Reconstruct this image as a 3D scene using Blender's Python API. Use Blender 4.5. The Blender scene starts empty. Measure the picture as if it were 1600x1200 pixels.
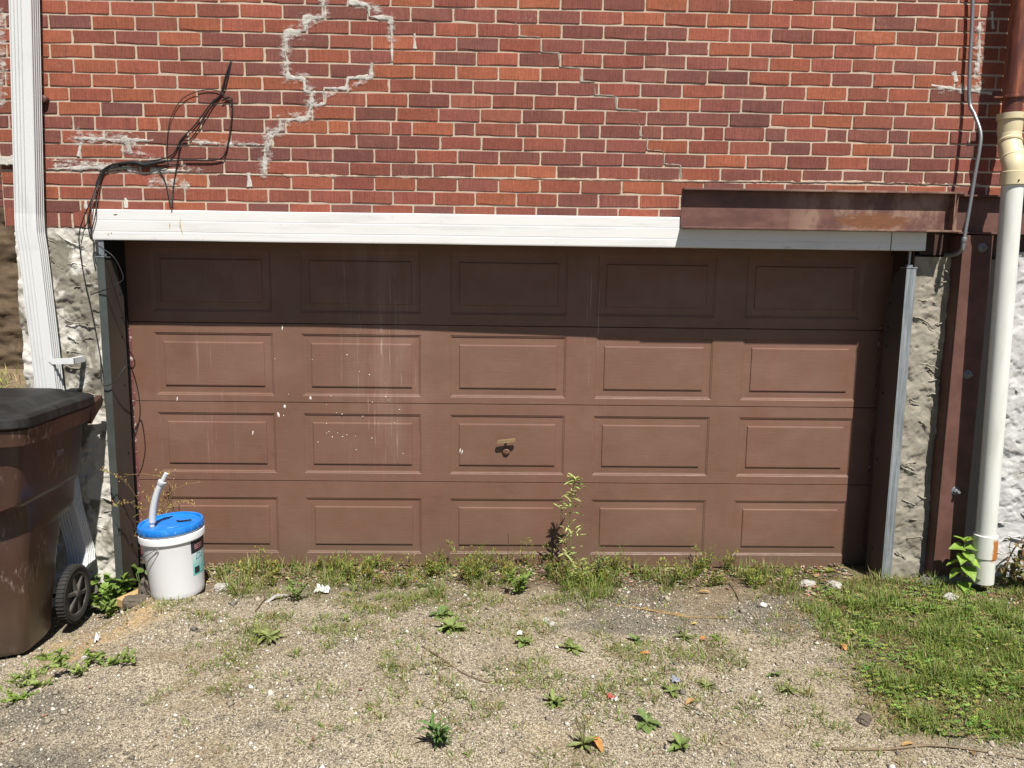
import bpy, bmesh, math, random
import numpy as np
from mathutils import Vector, Matrix, noise as mn
rnd = random.Random(7)
sc = bpy.context.scene
R = math.radians
# ------------------------------------------------------------------ camera, sky, sun, exposure
cam = bpy.data.objects.new('camera', bpy.data.cameras.new('camera')); sc.collection.objects.link(cam)
cam.data.sensor_width = 36; cam.data.lens = 27.0; cam.data.clip_end = 500; cam.data.clip_start = .05
cam.matrix_world = (Matrix.Translation((0, -3.9, 1.56)) @ Matrix.Rotation(R(-1.2), 4, 'Z')
                    @ Matrix.Rotation(R(90 - 7.9), 4, 'X') @ Matrix.Rotation(0.013, 4, 'Z'))
sc.camera = cam
SUN = Vector((.345, -1.0, 1.66)).normalized()
w = bpy.data.worlds.new('World'); sc.world = w; w.use_nodes = True
nt = w.node_tree
sky = nt.nodes.new('ShaderNodeTexSky'); sky.sky_type = 'NISHITA'; sky.sun_disc = False; sky.air_density = .6; sky.dust_density = .2
sky.sun_elevation = math.asin(SUN.z); sky.sun_rotation = math.atan2(SUN.x, SUN.y)
nt.links.new(sky.outputs[0], nt.nodes['Background'].inputs[0]); nt.nodes['Background'].inputs[1].default_value = 0.05
sl = bpy.data.lights.new('sun', 'SUN'); sl.energy = 5.0; sl.angle = R(.55); sl.color = (1, .955, .885)
so = bpy.data.objects.new('sun', sl); sc.collection.objects.link(so)
so.rotation_euler = SUN.to_track_quat('Z', 'Y').to_euler(); so.location = (3, -8, 12)
vs = sc.view_settings; vs.view_transform = 'Standard'; vs.look = 'None'; vs.exposure = .94; vs.gamma = 1; vs.use_curve_mapping = False
try: sc.display_settings.display_device = 'sRGB'
except Exception: pass

# ------------------------------------------------------------------ helpers
COL = sc.collection
def link(o, parent=None):
    COL.objects.link(o)
    if parent: o.parent = parent
    return o
def tag(o, label=None, cat=None, group=None, kind=None):
    if label: o['label'] = label
    if cat: o['category'] = cat
    if group: o['group'] = group
    if kind: o['kind'] = kind
    return o
def thing(name, loc, label, cat, group=None, rz=0):
    o = bpy.data.objects.new(name, None); o.empty_display_size = .1
    o.location = loc; o.rotation_euler = (0, 0, rz); link(o); return tag(o, label, cat, group)
class MB:
    def __init__(s): s.v = []; s.f = []; s.c = []
    def add(s, vs, fs, col=None):
        b = len(s.v); s.v += [tuple(v) for v in vs]; s.f += [tuple(i + b for i in f) for f in fs]
        s.c += [col or (1, 1, 1)] * len(vs)
    def box(s, a, b, ch=0, col=None):
        (x0, y0, z0), (x1, y1, z1) = a, b
        if ch <= 0:
            s.add([(x0,y0,z0),(x1,y0,z0),(x1,y1,z0),(x0,y1,z0),(x0,y0,z1),(x1,y0,z1),(x1,y1,z1),(x0,y1,z1)],
                  [(0,3,2,1),(4,5,6,7),(0,1,5,4),(1,2,6,5),(2,3,7,6),(3,0,4,7)], col); return
        bm = bmesh.new(); bmesh.ops.create_cube(bm, size=1)
        for v in bm.verts: v.co = Vector(((x0+x1)/2+v.co.x*(x1-x0), (y0+y1)/2+v.co.y*(y1-y0), (z0+z1)/2+v.co.z*(z1-z0)))
        bmesh.ops.bevel(bm, geom=list(bm.edges), offset=ch, segments=2, affect='EDGES', profile=.6)
        bm.verts.index_update()
        s.add([v.co[:] for v in bm.verts], [[v.index for v in f.verts] for f in bm.faces], col); bm.free()
    def tube(s, pts, r, n=8, cap=True, col=None, rect=None):
        pts = [Vector(p) for p in pts]; up = None; rings = []
        for i, p in enumerate(pts):
            t = (pts[min(i+1, len(pts)-1)] - pts[max(i-1, 0)]).normalized()
            if up is None:
                up = Vector((0,0,1)) if abs(t.z) < .9 else Vector((0,1,0))
            u = t.cross(up).normalized() if t.cross(up).length > 1e-6 else Vector((1,0,0)); up = u.cross(t).normalized()
            rr = r[i] if isinstance(r, (list, tuple)) else r
            if rect: rings.append([p + u*a + up*b for a, b in rect])
            else: rings.append([p + (u*math.cos(2*math.pi*k/n) + up*math.sin(2*math.pi*k/n))*rr for k in range(n)])
        m = len(rings[0]); vs = [v for g in rings for v in g]; fs = []
        for i in range(len(rings)-1):
            for k in range(m):
                a = i*m+k; b = i*m+(k+1) % m; fs.append((a, b, b+m, a+m))
        if cap: fs.append(tuple(range(m))[::-1]); fs.append(tuple(range((len(rings)-1)*m, len(rings)*m)))
        s.add(vs, fs, col)
    def lathe(s, prof, n=32, mat=None, a0=0, a1=2*math.pi, col=None):
        full = abs(a1-a0-2*math.pi) < 1e-6; m = n if full else n+1; vs = []; fs = []
        for r, z in prof:
            for k in range(m):
                a = a0+(a1-a0)*k/n; p = Vector((r*math.cos(a), r*math.sin(a), z)); vs.append(mat @ p if mat else p)
        for i in range(len(prof)-1):
            for k in range(n):
                k2 = (k+1) % m; fs.append((i*m+k, i*m+k2, (i+1)*m+k2, (i+1)*m+k))
        s.add(vs, fs, col)
    def loft(s, rings, cap0=True, cap1=True, col=None):
        m = len(rings[0]); vs = [v for g in rings for v in g]; fs = []
        for i in range(len(rings)-1):
            for k in range(m):
                a = i*m+k; b = i*m+(k+1) % m; fs.append((a, b, b+m, a+m))
        if cap0: fs.append(tuple(range(m))[::-1])
        if cap1: fs.append(tuple(range((len(rings)-1)*m, len(rings)*m)))
        s.add(vs, fs, col)
    def blade(s, p, d, L, wd, bend, col=None, seg=2):
        # a grass blade or thin leaf: p base, d horizontal direction, bend 0 upright .. 1 flat
        d = Vector(d).normalized(); sd = Vector((-d.y, d.x, 0)); p = Vector(p); vs = []; n = seg+1
        for i in range(n):
            t = i/(n-1); a = bend*t*1.3
            q = p + d*(L*t*math.sin(min(1.5, bend*.6+a*.6))) + Vector((0,0,1))*(L*t*math.cos(min(1.5, bend*.6+a*.6)))
            ww = wd*(1-t*.55)
            if i == n-1: vs.append(q)
            else: vs += [q-sd*ww/2, q+sd*ww/2]
        fs = [(2*i, 2*i+1, 2*i+3, 2*i+2) for i in range(n-2)] + [(2*(n-2), 2*(n-2)+1, 2*(n-1))]
        s.add(vs, fs, col)
    def mesh(s, name, mat, smooth=False, cols=False):
        me = bpy.data.meshes.new(name); me.from_pydata([tuple(v) for v in s.v], [], s.f)
        if cols:
            at = me.color_attributes.new('col', 'FLOAT_COLOR', 'POINT')
            a = np.ones((len(s.v), 4), np.float32); a[:, :3] = np.array(s.c, np.float32); at.data.foreach_set('color', a.ravel())
        me.materials.append(mat)
        if smooth is True: me.polygons.foreach_set('use_smooth', [True]*len(me.polygons))
        elif smooth:
            me.polygons.foreach_set('use_smooth', [True]*len(me.polygons)); me.set_sharp_from_angle(angle=R(smooth))
        me.update(); return me
    def build(s, name, mat, parent=None, smooth=False, cols=False, fix=False):
        me = s.mesh(name, mat, smooth, cols)
        if fix:
            bm = bmesh.new(); bm.from_mesh(me); bmesh.ops.recalc_face_normals(bm, faces=bm.faces); bm.to_mesh(me); bm.free()
        return link(bpy.data.objects.new(name, me), parent)
def fr(p, o=4): return mn.fractal(Vector(p), 1.0, 2.0, o)
def sstep(a, b, x):
    t = max(0, min(1, (x-a)/(b-a))); return t*t*(3-2*t)
def catmull(pts, n=6):
    P = [Vector(p) for p in pts]; out = []
    for i in range(len(P)-1):
        a = P[max(i-1,0)]; b = P[i]; c = P[i+1]; d = P[min(i+2, len(P)-1)]
        for k in range(n):
            t = k/n; out.append(.5*((2*b)+(c-a)*t+(2*a-5*b+4*c-d)*t*t+(3*b-a-3*c+d)*t**3))
    return out+[P[-1]]

# ------------------------------------------------------------------ materials
class N:
    def __init__(s, name, rough=.7, metal=0, spec=.3):
        s.m = bpy.data.materials.new(name); s.m.use_nodes = True; s.t = s.m.node_tree; s.p = s.t.nodes['Principled BSDF']
        s.p.inputs['Roughness'].default_value = rough; s.p.inputs['Metallic'].default_value = metal
        s.p.inputs['Specular IOR Level'].default_value = spec
        s.geo = s.n('ShaderNodeNewGeometry'); s.W = s.geo.outputs['Position']; s.O = s.n('ShaderNodeTexCoord').outputs['Object']
    def n(s, t): return s.t.nodes.new(t)
    def l(s, a, b):
        if isinstance(a, bpy.types.NodeSocket): s.t.links.new(a, b)
        elif isinstance(a, (tuple, list)) and len(a) == 3 and b.type == 'RGBA': b.default_value = (*a, 1)
        elif b.type == 'RGBA': b.default_value = (a, a, a, 1)
        else: b.default_value = a
    def map(s, v, sc_=(1,1,1), loc=(0,0,0)):
        k = s.n('ShaderNodeMapping'); s.l(v, k.inputs[0]); k.inputs['Scale'].default_value = sc_; k.inputs['Location'].default_value = loc; return k.outputs[0]
    def noise(s, scale, det=4, v=None, rough=.55, dist=0):
        k = s.n('ShaderNodeTexNoise'); s.l(v or s.W, k.inputs['Vector']); k.inputs['Scale'].default_value = scale
        k.inputs['Detail'].default_value = det; k.inputs['Roughness'].default_value = rough; k.inputs['Distortion'].default_value = dist; return k.outputs[0]
    def vor(s, scale, v=None, feat='F1', out='Distance'):
        k = s.n('ShaderNodeTexVoronoi'); s.l(v or s.W, k.inputs['Vector']); k.feature = feat; k.inputs['Scale'].default_value = scale; return k.outputs[out]
    def ramp(s, f, stops):
        k = s.n('ShaderNodeValToRGB'); s.l(f, k.inputs[0]); e = k.color_ramp.elements
        while len(e) < len(stops): e.new(.5)
        for el, (p, c) in zip(e, stops):
            el.position = p; el.color = (c, c, c, 1) if not isinstance(c, (tuple, list)) else (*c, 1)
        return k.outputs[0]
    def mix(s, f, a, b, mode='MIX'):
        k = s.n('ShaderNodeMix'); k.data_type = 'RGBA'; k.blend_type = mode
        s.l(f, k.inputs[0]); s.l(a, k.inputs[6]); s.l(b, k.inputs[7]); return k.outputs[2]
    def ma(s, op, a, b=0, c=None):
        k = s.n('ShaderNodeMath'); k.operation = op; s.l(a, k.inputs[0]); s.l(b, k.inputs[1])
        if c is not None: s.l(c, k.inputs[2])
        return k.outputs[0]
    def sep(s, v): k = s.n('ShaderNodeSeparateXYZ'); s.l(v, k.inputs[0]); return k.outputs
    def rng(s, v, a, b, lo=0, hi=1):
        k = s.n('ShaderNodeMapRange'); k.interpolation_type = 'SMOOTHSTEP'; s.l(v, k.inputs[0])
        for i, q in enumerate((a, b, lo, hi)): k.inputs[1+i].default_value = q
        return k.outputs[0]
    def attr(s, name): k = s.n('ShaderNodeAttribute'); k.attribute_name = name; return k.outputs['Color']
    def bump(s, h, strength=.5, dist=.01, prev=None):
        k = s.n('ShaderNodeBump'); k.inputs['Strength'].default_value = strength; k.inputs['Distance'].default_value = dist
        s.l(h, k.inputs['Height'])
        if prev: s.l(prev, k.inputs['Normal'])
        return k.outputs[0]
    def out(s, col=None, bump=None, rough=None, alb=.70):
        if col is not None: s.l(s.mix(1, col, (alb, alb, alb), 'MULTIPLY'), s.p.inputs['Base Color'])
        if bump is not None: s.l(bump, s.p.inputs['Normal'])
        if rough is not None: s.l(rough, s.p.inputs['Roughness'])
        return s.m
def plain(name, c, rough=.6, metal=0, var=.25, scale=25, spec=.3, bmp=.1):
    k = N(name, rough, metal, spec); f = k.noise(scale, 5)
    return k.out(k.mix(f, tuple(x*(1-var) for x in c), tuple(min(1, x*(1+var)) for x in c)), k.bump(f, bmp, .004))
M = {}
# brick face: colour per brick, vertical wire-cut scoring, pits and pale bloom
k = N('brick_face', .9, 0, .15)
oi = k.n('ShaderNodeObjectInfo').outputs['Color']
base = k.mix(1, oi, k.attr('col'), 'ADD')
n1 = k.noise(9, 6); n2 = k.noise(70, 5, rough=.7)
base = k.mix(k.ramp(n1, [(.35, 0), (.7, 1)]), k.mix(.5, base, k.mix(1, base, (.82,.81,.81), 'MULTIPLY')), k.mix(.35, base, k.mix(1, base, (1.3,1.22,1.15), 'MULTIPLY')))
base = k.mix(k.rng(n2, .35, .7), k.mix(1, base, (.8,.8,.8), 'MULTIPLY'), base)
lines = k.noise(1, 2, k.map(k.W, (330, 5, 9)), .5)
base = k.mix(k.rng(lines, .38, .55, .5, 0), base, k.mix(1, base, (.55,.53,.53), 'MULTIPLY'))
bloom = k.ma('MULTIPLY', k.rng(k.noise(3.1, 4), .57, .78), k.rng(k.noise(60, 5, rough=.75), .5, .72))
base = k.mix(k.ma('MULTIPLY', bloom, .5), base, (.5,.42,.37))
M['brick'] = k.out(base, k.bump(k.noise(160, 4), .35, .002, k.bump(lines, .8, .003)))
k = N('mortar', .95, 0, .1); f = k.noise(45, 6, rough=.7)
M['mortar'] = k.out(k.mix(k.rng(k.noise(2.2, 4), .4, .7), k.mix(f, (.42,.325,.24), (.66,.535,.415)), k.mix(f, (.36,.295,.235), (.56,.47,.38))), k.bump(f, .6, .004))
k = N('pale_repair', .95, 0, .1); f = k.noise(60, 6, rough=.7)
M['repair'] = k.out(k.mix(k.rng(k.noise(5, 4), .35, .65), k.mix(f, (.30,.28,.235), (.50,.475,.42)), k.mix(f, (.48,.455,.41), (.74,.71,.655))), k.bump(f, .8, .005))
k = N('grey_repair', .95, 0, .1); f = k.noise(60, 6, rough=.7)
M['grey_repair'] = k.out(k.mix(f, (.22,.19,.16), (.40,.35,.30)), k.bump(f, .7, .004))
k = N('mortar_smear', .95, 0, .1); at = k.attr('col'); f = k.noise(38, 7, k.map(k.W, (.7, 1, 1.3)), .75)
al = k.rng(k.ma('ADD', k.ma('MULTIPLY', k.sep(at)[0], .85), k.ma('MULTIPLY', k.ma('SUBTRACT', f, .5), 1.9)), .55, 1.05)
k.l(k.ma('MULTIPLY', al, .72), k.p.inputs['Alpha']); M['smear'] = k.out(k.mix(f, (.62,.59,.53), (.82,.8,.75)))
# parging
def parge(name, pale, tan, amount, dark):
    k = N(name, .95, 0, .1); f = k.noise(38, 7, rough=.7); g = k.noise(4.2, 5, rough=.6, dist=.6)
    c = k.mix(k.rng(g, amount-.045, amount+.045), k.mix(f, tuple(x*.72 for x in tan), tan), k.mix(f, tuple(x*.8 for x in pale), pale))
    c = k.mix(k.rng(k.noise(9, 5, dist=.4), .6, .72, 0, .55), c, dark)
    return k.out(c, k.bump(f, .55, .006, k.bump(k.noise(11, 5), .4, .02)))
M['parge_pale'] = parge('parge_pale', (.72,.69,.62), (.285,.262,.212), .495, (.18,.17,.148))
M['parge_tan'] = parge('parge_tan', (.38,.35,.285), (.32,.29,.235), .5, (.20,.18,.145))
M['parge_white'] = parge('parge_white', (.62,.62,.605), (.50,.49,.46), .42, (.36,.34,.29))
M['parge_brown'] = parge('parge_brown', (.16,.115,.075), (.12,.085,.055), .5, (.07,.05,.035))
# garage door paint: faint embossed grain, old drips
k = N('door_paint', .55, 0, .35); x, y, z = k.sep(k.W)
g = k.noise(1, 4, k.map(k.W, (9, 1, 130)), .6)
c = k.mix(k.noise(2.4, 5), (.157,.083,.055), (.198,.106,.071))
c = k.mix(k.rng(k.noise(1, 3, k.map(k.W, (6, 1, .8))), .42, .7, 0, .5), c, (.196,.088,.062))
drip = k.rng(k.noise(1, 5, k.map(k.W, (85, 1, 2.6)), .72, .35), .585, .68)
def near(xc, wd): return k.rng(k.ma('ABSOLUTE', k.ma('SUBTRACT', x, xc)), 0, wd, 1, 0)
reg = k.ma('MAXIMUM', k.ma('MULTIPLY', near(-.62, .34), .95), k.ma('MAXIMUM', k.ma('MULTIPLY', near(.53, .09), 1.1), k.ma('MULTIPLY', near(-1.52, .25), .5)))
drip = k.ma('MULTIPLY', k.ma('MULTIPLY', drip, reg), k.rng(z, .3, .75))
haze = k.ma('MULTIPLY', k.ma('MULTIPLY', near(-.62, .36), k.rng(k.noise(1, 4, k.map(k.W, (14, 1, 2))), .35, .7)), k.rng(z, .4, .9, 0, .22))
c = k.mix(haze, c, (.40,.29,.24))
c = k.mix(k.ma('MULTIPLY', drip, .5), c, (.55,.44,.38))
spk = k.ma('MULTIPLY', k.rng(k.vor(55), .05, .12, 1, 0), k.rng(k.noise(5, 3), .56, .68))
c = k.mix(k.ma('MULTIPLY', spk, k.rng(z, .35, .8, .05, .4)), c, (.6,.5,.44))
pn = k.noise(2.2, 5, k.map(k.W, (1, 1, 1.6)), .65); c = k.mix(k.rng(pn, .45, .68, 0, .4), c, (.235,.135,.10)); c = k.mix(k.rng(pn, .42, .28, 0, .4), c, (.125,.06,.042))
c = k.mix(k.rng(k.ma('ADD', z, k.ma('MULTIPLY', k.noise(9, 4), .16)), .1, .3, .45, 0), c, (.15,.105,.07))
M['door'] = k.out(c, k.bump(g, .22, .003), k.rng(k.noise(12, 4), .3, .7, .45, .65))
k = N('peeling_paint', .8); M['peel'] = k.out(k.mix(k.rng(k.noise(34, 5, rough=.7), .54, .64), (.15,.048,.046), (.60,.48,.44)), k.bump(k.noise(40), .4, .004))
M['brass'] = plain('worn_brass', (.26,.175,.095), .5, .1, .3, 60)
M['tar'] = plain('tar_coat', (.010,.009,.0085), .8, 0, .4, 14)  # near-black colour that paints shade into the gap beside the post
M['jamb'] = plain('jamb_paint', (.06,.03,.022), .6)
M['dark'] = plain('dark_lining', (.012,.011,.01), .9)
STZ, STX = .235, 2.494
# white vinyl
k = N('white_vinyl', .45, 0, .4)
c = k.mix(k.rng(k.noise(1, 5, k.map(k.W, (3, 3, 28)), .65), .45, .75), (.74,.74,.725), (.62,.62,.60))
c = k.mix(k.ma('MULTIPLY', k.rng(k.noise(16, 6, rough=.7), .62, .74), .5), c, (.3,.27,.22))
M['white'] = k.out(c, k.bump(k.noise(6, 2), .1, .004))
k = N('white_downspout', .4, 0, .4); c = k.mix(k.rng(k.noise(12, 6, k.map(k.W, (1,1,.3)), .7), .5, .8), (.69,.70,.70), (.56,.565,.55)); M['spout'] = k.out(c)
# painted rusty steel
k = N('brown_steel', .55, 0, .4); f = k.noise(7, 6, k.map(k.W, (1, 1, 2.2)), .65); x, y, z = k.sep(k.W)
c = k.mix(k.rng(f, .35, .7), (.105,.043,.033), (.165,.075,.056))
near2 = k.ma('MULTIPLY', k.rng(k.ma('ABSOLUTE', k.ma('SUBTRACT', x, 1.86)), .0, .34, 1, 0), k.rng(k.ma('ABSOLUTE', k.ma('SUBTRACT', z, 1.855)), .0, .075, 1, 0))
pa = k.rng(k.ma('ADD', near2, k.ma('MULTIPLY', k.ma('SUBTRACT', k.noise(34, 7, k.map(k.W, (.6, 1, 1.6)), .75), .5), 1.7)), .38, .62)
c = k.mix(k.ma('MULTIPLY', k.rng(k.noise(9, 5, k.map(k.W, (1, 1, .6)), .65), .40, .60), k.rng(x, 1.3, 1.6, 0, .85)), c, (.29,.18,.13))
c = k.mix(pa, c, k.mix(k.noise(60, 5, k.map(k.W, (.4, 1, 2)), .7), (.075,.024,.013), (.27,.11,.04)))
M['steel'] = k.out(c, k.bump(f, .3, .004))
k = N('post_steel', .6, 0, .35); f = k.noise(8, 6, rough=.65); M['post'] = k.out(k.mix(k.rng(f, .35, .7), (.105,.047,.037), (.155,.072,.055)), k.bump(f, .3, .004))
k = N('rust_pipe', .45, 0, .5); f = k.noise(1, 5, k.map(k.W, (30, 30, 4)), .6); M['rustpipe'] = k.out(k.mix(k.rng(f, .4, .68), (.11,.028,.017), (.33,.10,.04)), k.bump(f, .15, .003))
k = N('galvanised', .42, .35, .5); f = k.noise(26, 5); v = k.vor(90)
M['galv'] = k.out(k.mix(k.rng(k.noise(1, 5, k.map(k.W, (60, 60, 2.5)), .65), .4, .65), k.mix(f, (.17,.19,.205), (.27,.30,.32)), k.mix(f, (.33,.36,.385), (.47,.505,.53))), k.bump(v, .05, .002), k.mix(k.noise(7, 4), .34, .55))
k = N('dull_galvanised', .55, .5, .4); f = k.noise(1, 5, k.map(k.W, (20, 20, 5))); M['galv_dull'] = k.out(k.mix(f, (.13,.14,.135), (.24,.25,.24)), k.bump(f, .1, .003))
M['galv_dark'] = plain('weathered_galvanised', (.105,.118,.11), .5, .45, .3, 14)  # dark surroundings mirrored in the left channel, put into its base colour
k = N('brown_galvanised', .5, .25, .4); f = k.noise(1, 5, k.map(k.W, (30, 8, 2.5)), .6); M['galv_brown'] = k.out(k.mix(f, (.062,.05,.043), (.125,.105,.09)), k.bump(f, .1, .003))  # brown reflection of the door put into the web colour
M['emt'] = plain('grey_conduit', (.30,.31,.32), .4, .6, .15, 20)
k = N('white_pvc', .4, 0, .4); f = k.noise(1, 5, k.map(k.W, (12, 12, 2)), .6); x, y, z = k.sep(k.W)
c = k.mix(k.rng(f, .45, .75), (.78,.79,.75), (.64,.65,.58))
c = k.mix(k.ma('MULTIPLY', k.rng(z, .55, 0), .35), c, (.55,.55,.42))
st = k.ma('MULTIPLY', k.rng(k.ma('ABSOLUTE', k.ma('SUBTRACT', z, STZ)), .045, .065, 1, 0), k.rng(k.ma('ADD', x, k.ma('MULTIPLY', k.noise(40, 4), .03)), STX, STX+.012))
c = k.mix(st, c, k.mix(k.noise(1, 3, k.map(k.W, (120, 1, 3))), (.30,.09,.02), (.62,.25,.06)))
M['pvc'] = k.out(c, k.bump(f, .06, .003))
k = N('yellowed_pvc', .5, 0, .35); f = k.noise(18, 5); M['pvc_old'] = k.out(k.mix(f, (.62,.52,.30), (.76,.68,.47)))
M['rubber'] = plain('black_cable', (.018,.018,.018), .5)
M['cart'] = None
k = N('cart_brown', .34, 0, .5); f = k.noise(5, 6, k.map(k.O, (1, 1, .5)), .65)
c = k.mix(k.rng(f, .35, .7), (.048,.022,.0155), (.070,.033,.023)); x, y, z = k.sep(k.O)
scr = k.ma('MULTIPLY', k.rng(k.noise(1, 5, k.map(k.O, (60, 60, 14)), .75), .52, .64), k.rng(k.noise(5.5, 3), .50, .60))
c = k.mix(k.ma('MULTIPLY', scr, .55), c, (.34,.27,.23)); c = k.mix(k.rng(z, .45, .0, 0, .55), c, k.mix(f, (.085,.062,.043), (.13,.10,.07)))
M['cart'] = k.out(c, k.bump(k.noise(120, 3), .12, .002, k.bump(f, .1, .01)))
k = N('cart_lid_black', .55, 0, .25); f = k.noise(6, 6, k.map(k.O, (1, 3, 1)), .65); M['cartlid'] = k.out(k.mix(k.rng(f, .4, .7), (.012,.012,.012), (.028,.027,.026)), k.bump(k.noise(120, 3), .1, .002))
M['tyre'] = plain('black_rubber', (.028,.027,.025), .8, 0, .4, 30)
M['hub'] = plain('dusty_grey_plastic', (.07,.064,.056), .75, 0, .35, 30)
k = N('bucket_white', .35, 0, .45); f = k.noise(7, 5); M['bucket'] = k.out(k.mix(k.rng(f, .55, .8), (.80,.81,.82), (.70,.70,.68)))
k = N('bucket_blue', .35, 0, .45); f = k.noise(20, 5); M['blue'] = k.out(k.mix(k.rng(f, .5, .75), (.012,.20,.68), (.05,.27,.72)))
M['clearhose'] = plain('milky_hose', (.62,.65,.68), .35, 0, .1, 30)
M['wire'] = plain('steel_wire', (.35,.36,.37), .4, .7)
def flat(name, c, rough=.5): k = N(name, rough); return k.out(k.mix(k.noise(40, 3), tuple(x*.9 for x in c), c))
M['label_black'] = flat('label_black', (.03,.03,.035)); M['label_teal'] = None; M['label_pink'] = flat('label_pink', (.7,.3,.35)); M['label_cyan'] = flat('label_cyan', (.10,.42,.55))
k = N('label_teal', .5); M['label_teal'] = k.out(k.mix(k.rng(k.sep(k.O)[2], .11, .26), (.14,.55,.52), (.80,.82,.80)))
M['ink'] = flat('chalk_ink', (.48,.44,.42), .8); M['splash'] = flat('white_paint_splash', (.85,.82,.76), .6); M['bone'] = flat('white_plastic', (.82,.83,.82), .5)
M['wood'] = plain('raw_timber', (.50,.34,.16), .8, 0, .3, 30, .2, .3)
k = N('dark_rock', .9); f = k.noise(40, 6, rough=.7); M['rock'] = k.out(k.mix(f, (.045,.036,.028), (.20,.165,.125)), k.bump(f, .8, .006))
k = N('pale_rock', .9); f = k.noise(40, 6, rough=.7); M['rock_pale'] = k.out(k.mix(f, (.30,.28,.25), (.58,.56,.52)), k.bump(f, .6, .005))
k = N('grey_stone', .9); f = k.noise(30, 6, rough=.7); M['slab'] = k.out(k.mix(f, (.10,.105,.10), (.23,.235,.22)), k.bump(f, .6, .006))
M['paper'] = plain('white_litter', (.75,.75,.72), .7, 0, .12, 60); M['clearfilm'] = plain('grey_film', (.42,.42,.40), .35, 0, .3, 60)
M['red'] = flat('red_print', (.50,.13,.10)); M['bluelit'] = flat('blue_print', (.30,.32,.38))
def leafmat(name, trans=.25, rough=.55):
    k = N(name, rough, 0, .3); oi = k.n('ShaderNodeObjectInfo').outputs['Color']
    c = k.mix(1, oi, k.attr('col'), 'MULTIPLY'); f = k.noise(55, 4)
    c = k.mix(k.rng(f, .3, .7), k.mix(1, c, (.72,.76,.7), 'MULTIPLY'), k.mix(1, c, (1.2,1.15,1.1), 'MULTIPLY'))
    c = k.mix(1, c, (.72,.72,.72), 'MULTIPLY'); k.l(c, k.p.inputs['Base Color']); tr = k.n('ShaderNodeBsdfTranslucent'); k.l(k.mix(1, c, (1.25,1.3,.7), 'MULTIPLY'), tr.inputs[0])
    mx = k.n('ShaderNodeMixShader'); mx.inputs[0].default_value = trans; k.l(k.p.outputs[0], mx.inputs[1]); k.l(tr.outputs[0], mx.inputs[2])
    k.l(mx.outputs[0], k.t.nodes['Material Output'].inputs[0]); return k.m
M['leaf'] = leafmat('leaf_green'); M['dry'] = leafmat('dry_leaf', .1, .8)
# ground: worn asphalt with loose gravel, sand and soil
k = N('gravel_ground', .95, 0, .1); x, y, z = k.sep(k.W)
v1 = k.vor(150, None, 'F1', 'Color'); v2 = k.vor(330, None, 'F1', 'Color'); r1 = k.sep(v1)[0]; r2 = k.sep(v2)[1]
gr = k.mix(k.rng(r1, .0, 1), (.155,.13,.098), (.42,.37,.285)); gr = k.mix(k.rng(r2, .80, .95, 0, 1), gr, (.64,.59,.51)); gr = k.mix(k.rng(r2, .24, .08, 0, .85), gr, (.08,.07,.055))
asp = k.mix(r1, (.10,.092,.08), (.26,.24,.205)); asp = k.mix(k.rng(r2, .86, .96), asp, (.42,.385,.33)); asp = k.mix(k.rng(r2, .25, .1), asp, (.045,.04,.034))
sand = k.mix(r1, (.32,.22,.11), (.54,.40,.225)); soil = k.mix(r1, (.07,.05,.033), (.17,.125,.083))
big = k.noise(1.3, 5, rough=.6); med = k.noise(4, 5, rough=.6)
ledge = k.ma('MULTIPLY', k.rng(x, -1.0, -1.7), k.rng(y, -.95, -1.3))
patch = k.ma('MULTIPLY', k.rng(k.ma('ABSOLUTE', k.ma('SUBTRACT', x, .95)), .3, .75, 1, 0), k.rng(k.ma('ABSOLUTE', k.ma('ADD', y, .42)), .16, .36, 1, 0))
am = k.rng(k.ma('ADD', k.ma('MAXIMUM', k.ma('MULTIPLY', ledge, .22), k.ma('MULTIPLY', patch, .42)), med), .56, .78)
c = k.mix(am, gr, asp)
sm = k.ma('MULTIPLY', k.rng(k.ma('ADD', k.ma('ABSOLUTE', k.ma('ADD', x, 1.78)), k.ma('MULTIPLY', k.ma('ABSOLUTE', k.ma('ADD', y, .5)), .6)), .16, .42, 1, 0), k.rng(med, .3, .55))
c = k.mix(k.ma('MULTIPLY', sm, .85), c, sand)
c = k.mix(k.ma('MULTIPLY', k.rng(big, .5, .7), .45), c, k.mix(.5, sand, gr))
wallm = k.rng(k.ma('ADD', y, k.ma('MULTIPLY', med, .25)), -.12, .17); c = k.mix(wallm, c, soil)
scrub = k.ma('MULTIPLY', k.rng(k.ma('ADD', y, k.ma('MULTIPLY', big, .7)), -.12, .12), k.rng(k.noise(7, 5, rough=.65), .42, .62)); c = k.mix(k.ma('MULTIPLY', scrub, .6), c, soil)
lawnm = k.ma('MULTIPLY', k.rng(x, 1.42, 1.72), k.rng(y, -1.62, -1.35)); c = k.mix(lawnm, c, k.mix(.65, soil, (.07,.085,.025)))
dirt = k.rng(k.noise(2.7, 6, None, .68, .8), .52, .66, 0, .6); c = k.mix(dirt, c, k.mix(r1, (.15,.115,.075), (.30,.24,.165)))
c = k.mix(1, c, (1.03, 1.0, .93), 'MULTIPLY')
c = k.mix(k.rng(k.noise(.9, 3), .35, .7, 0, .35), c, k.mix(1, c, (.7,.68,.62), 'MULTIPLY'))
M['ground'] = k.out(c, k.bump(r1, .5, .008, k.bump(med, .6, .03)))
k = N('pebbles', .9, 0, .15); M['pebble'] = k.out(k.mix(k.noise(300, 3), k.mix(1, k.attr('col'), (.8,.8,.8), 'MULTIPLY'), k.attr('col')))
k = N('yard_soil', .95); f = k.noise(14, 6); M['yard'] = k.out(k.mix(f, (.13,.09,.055), (.30,.22,.13)), k.bump(f, .6, .03))

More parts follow.
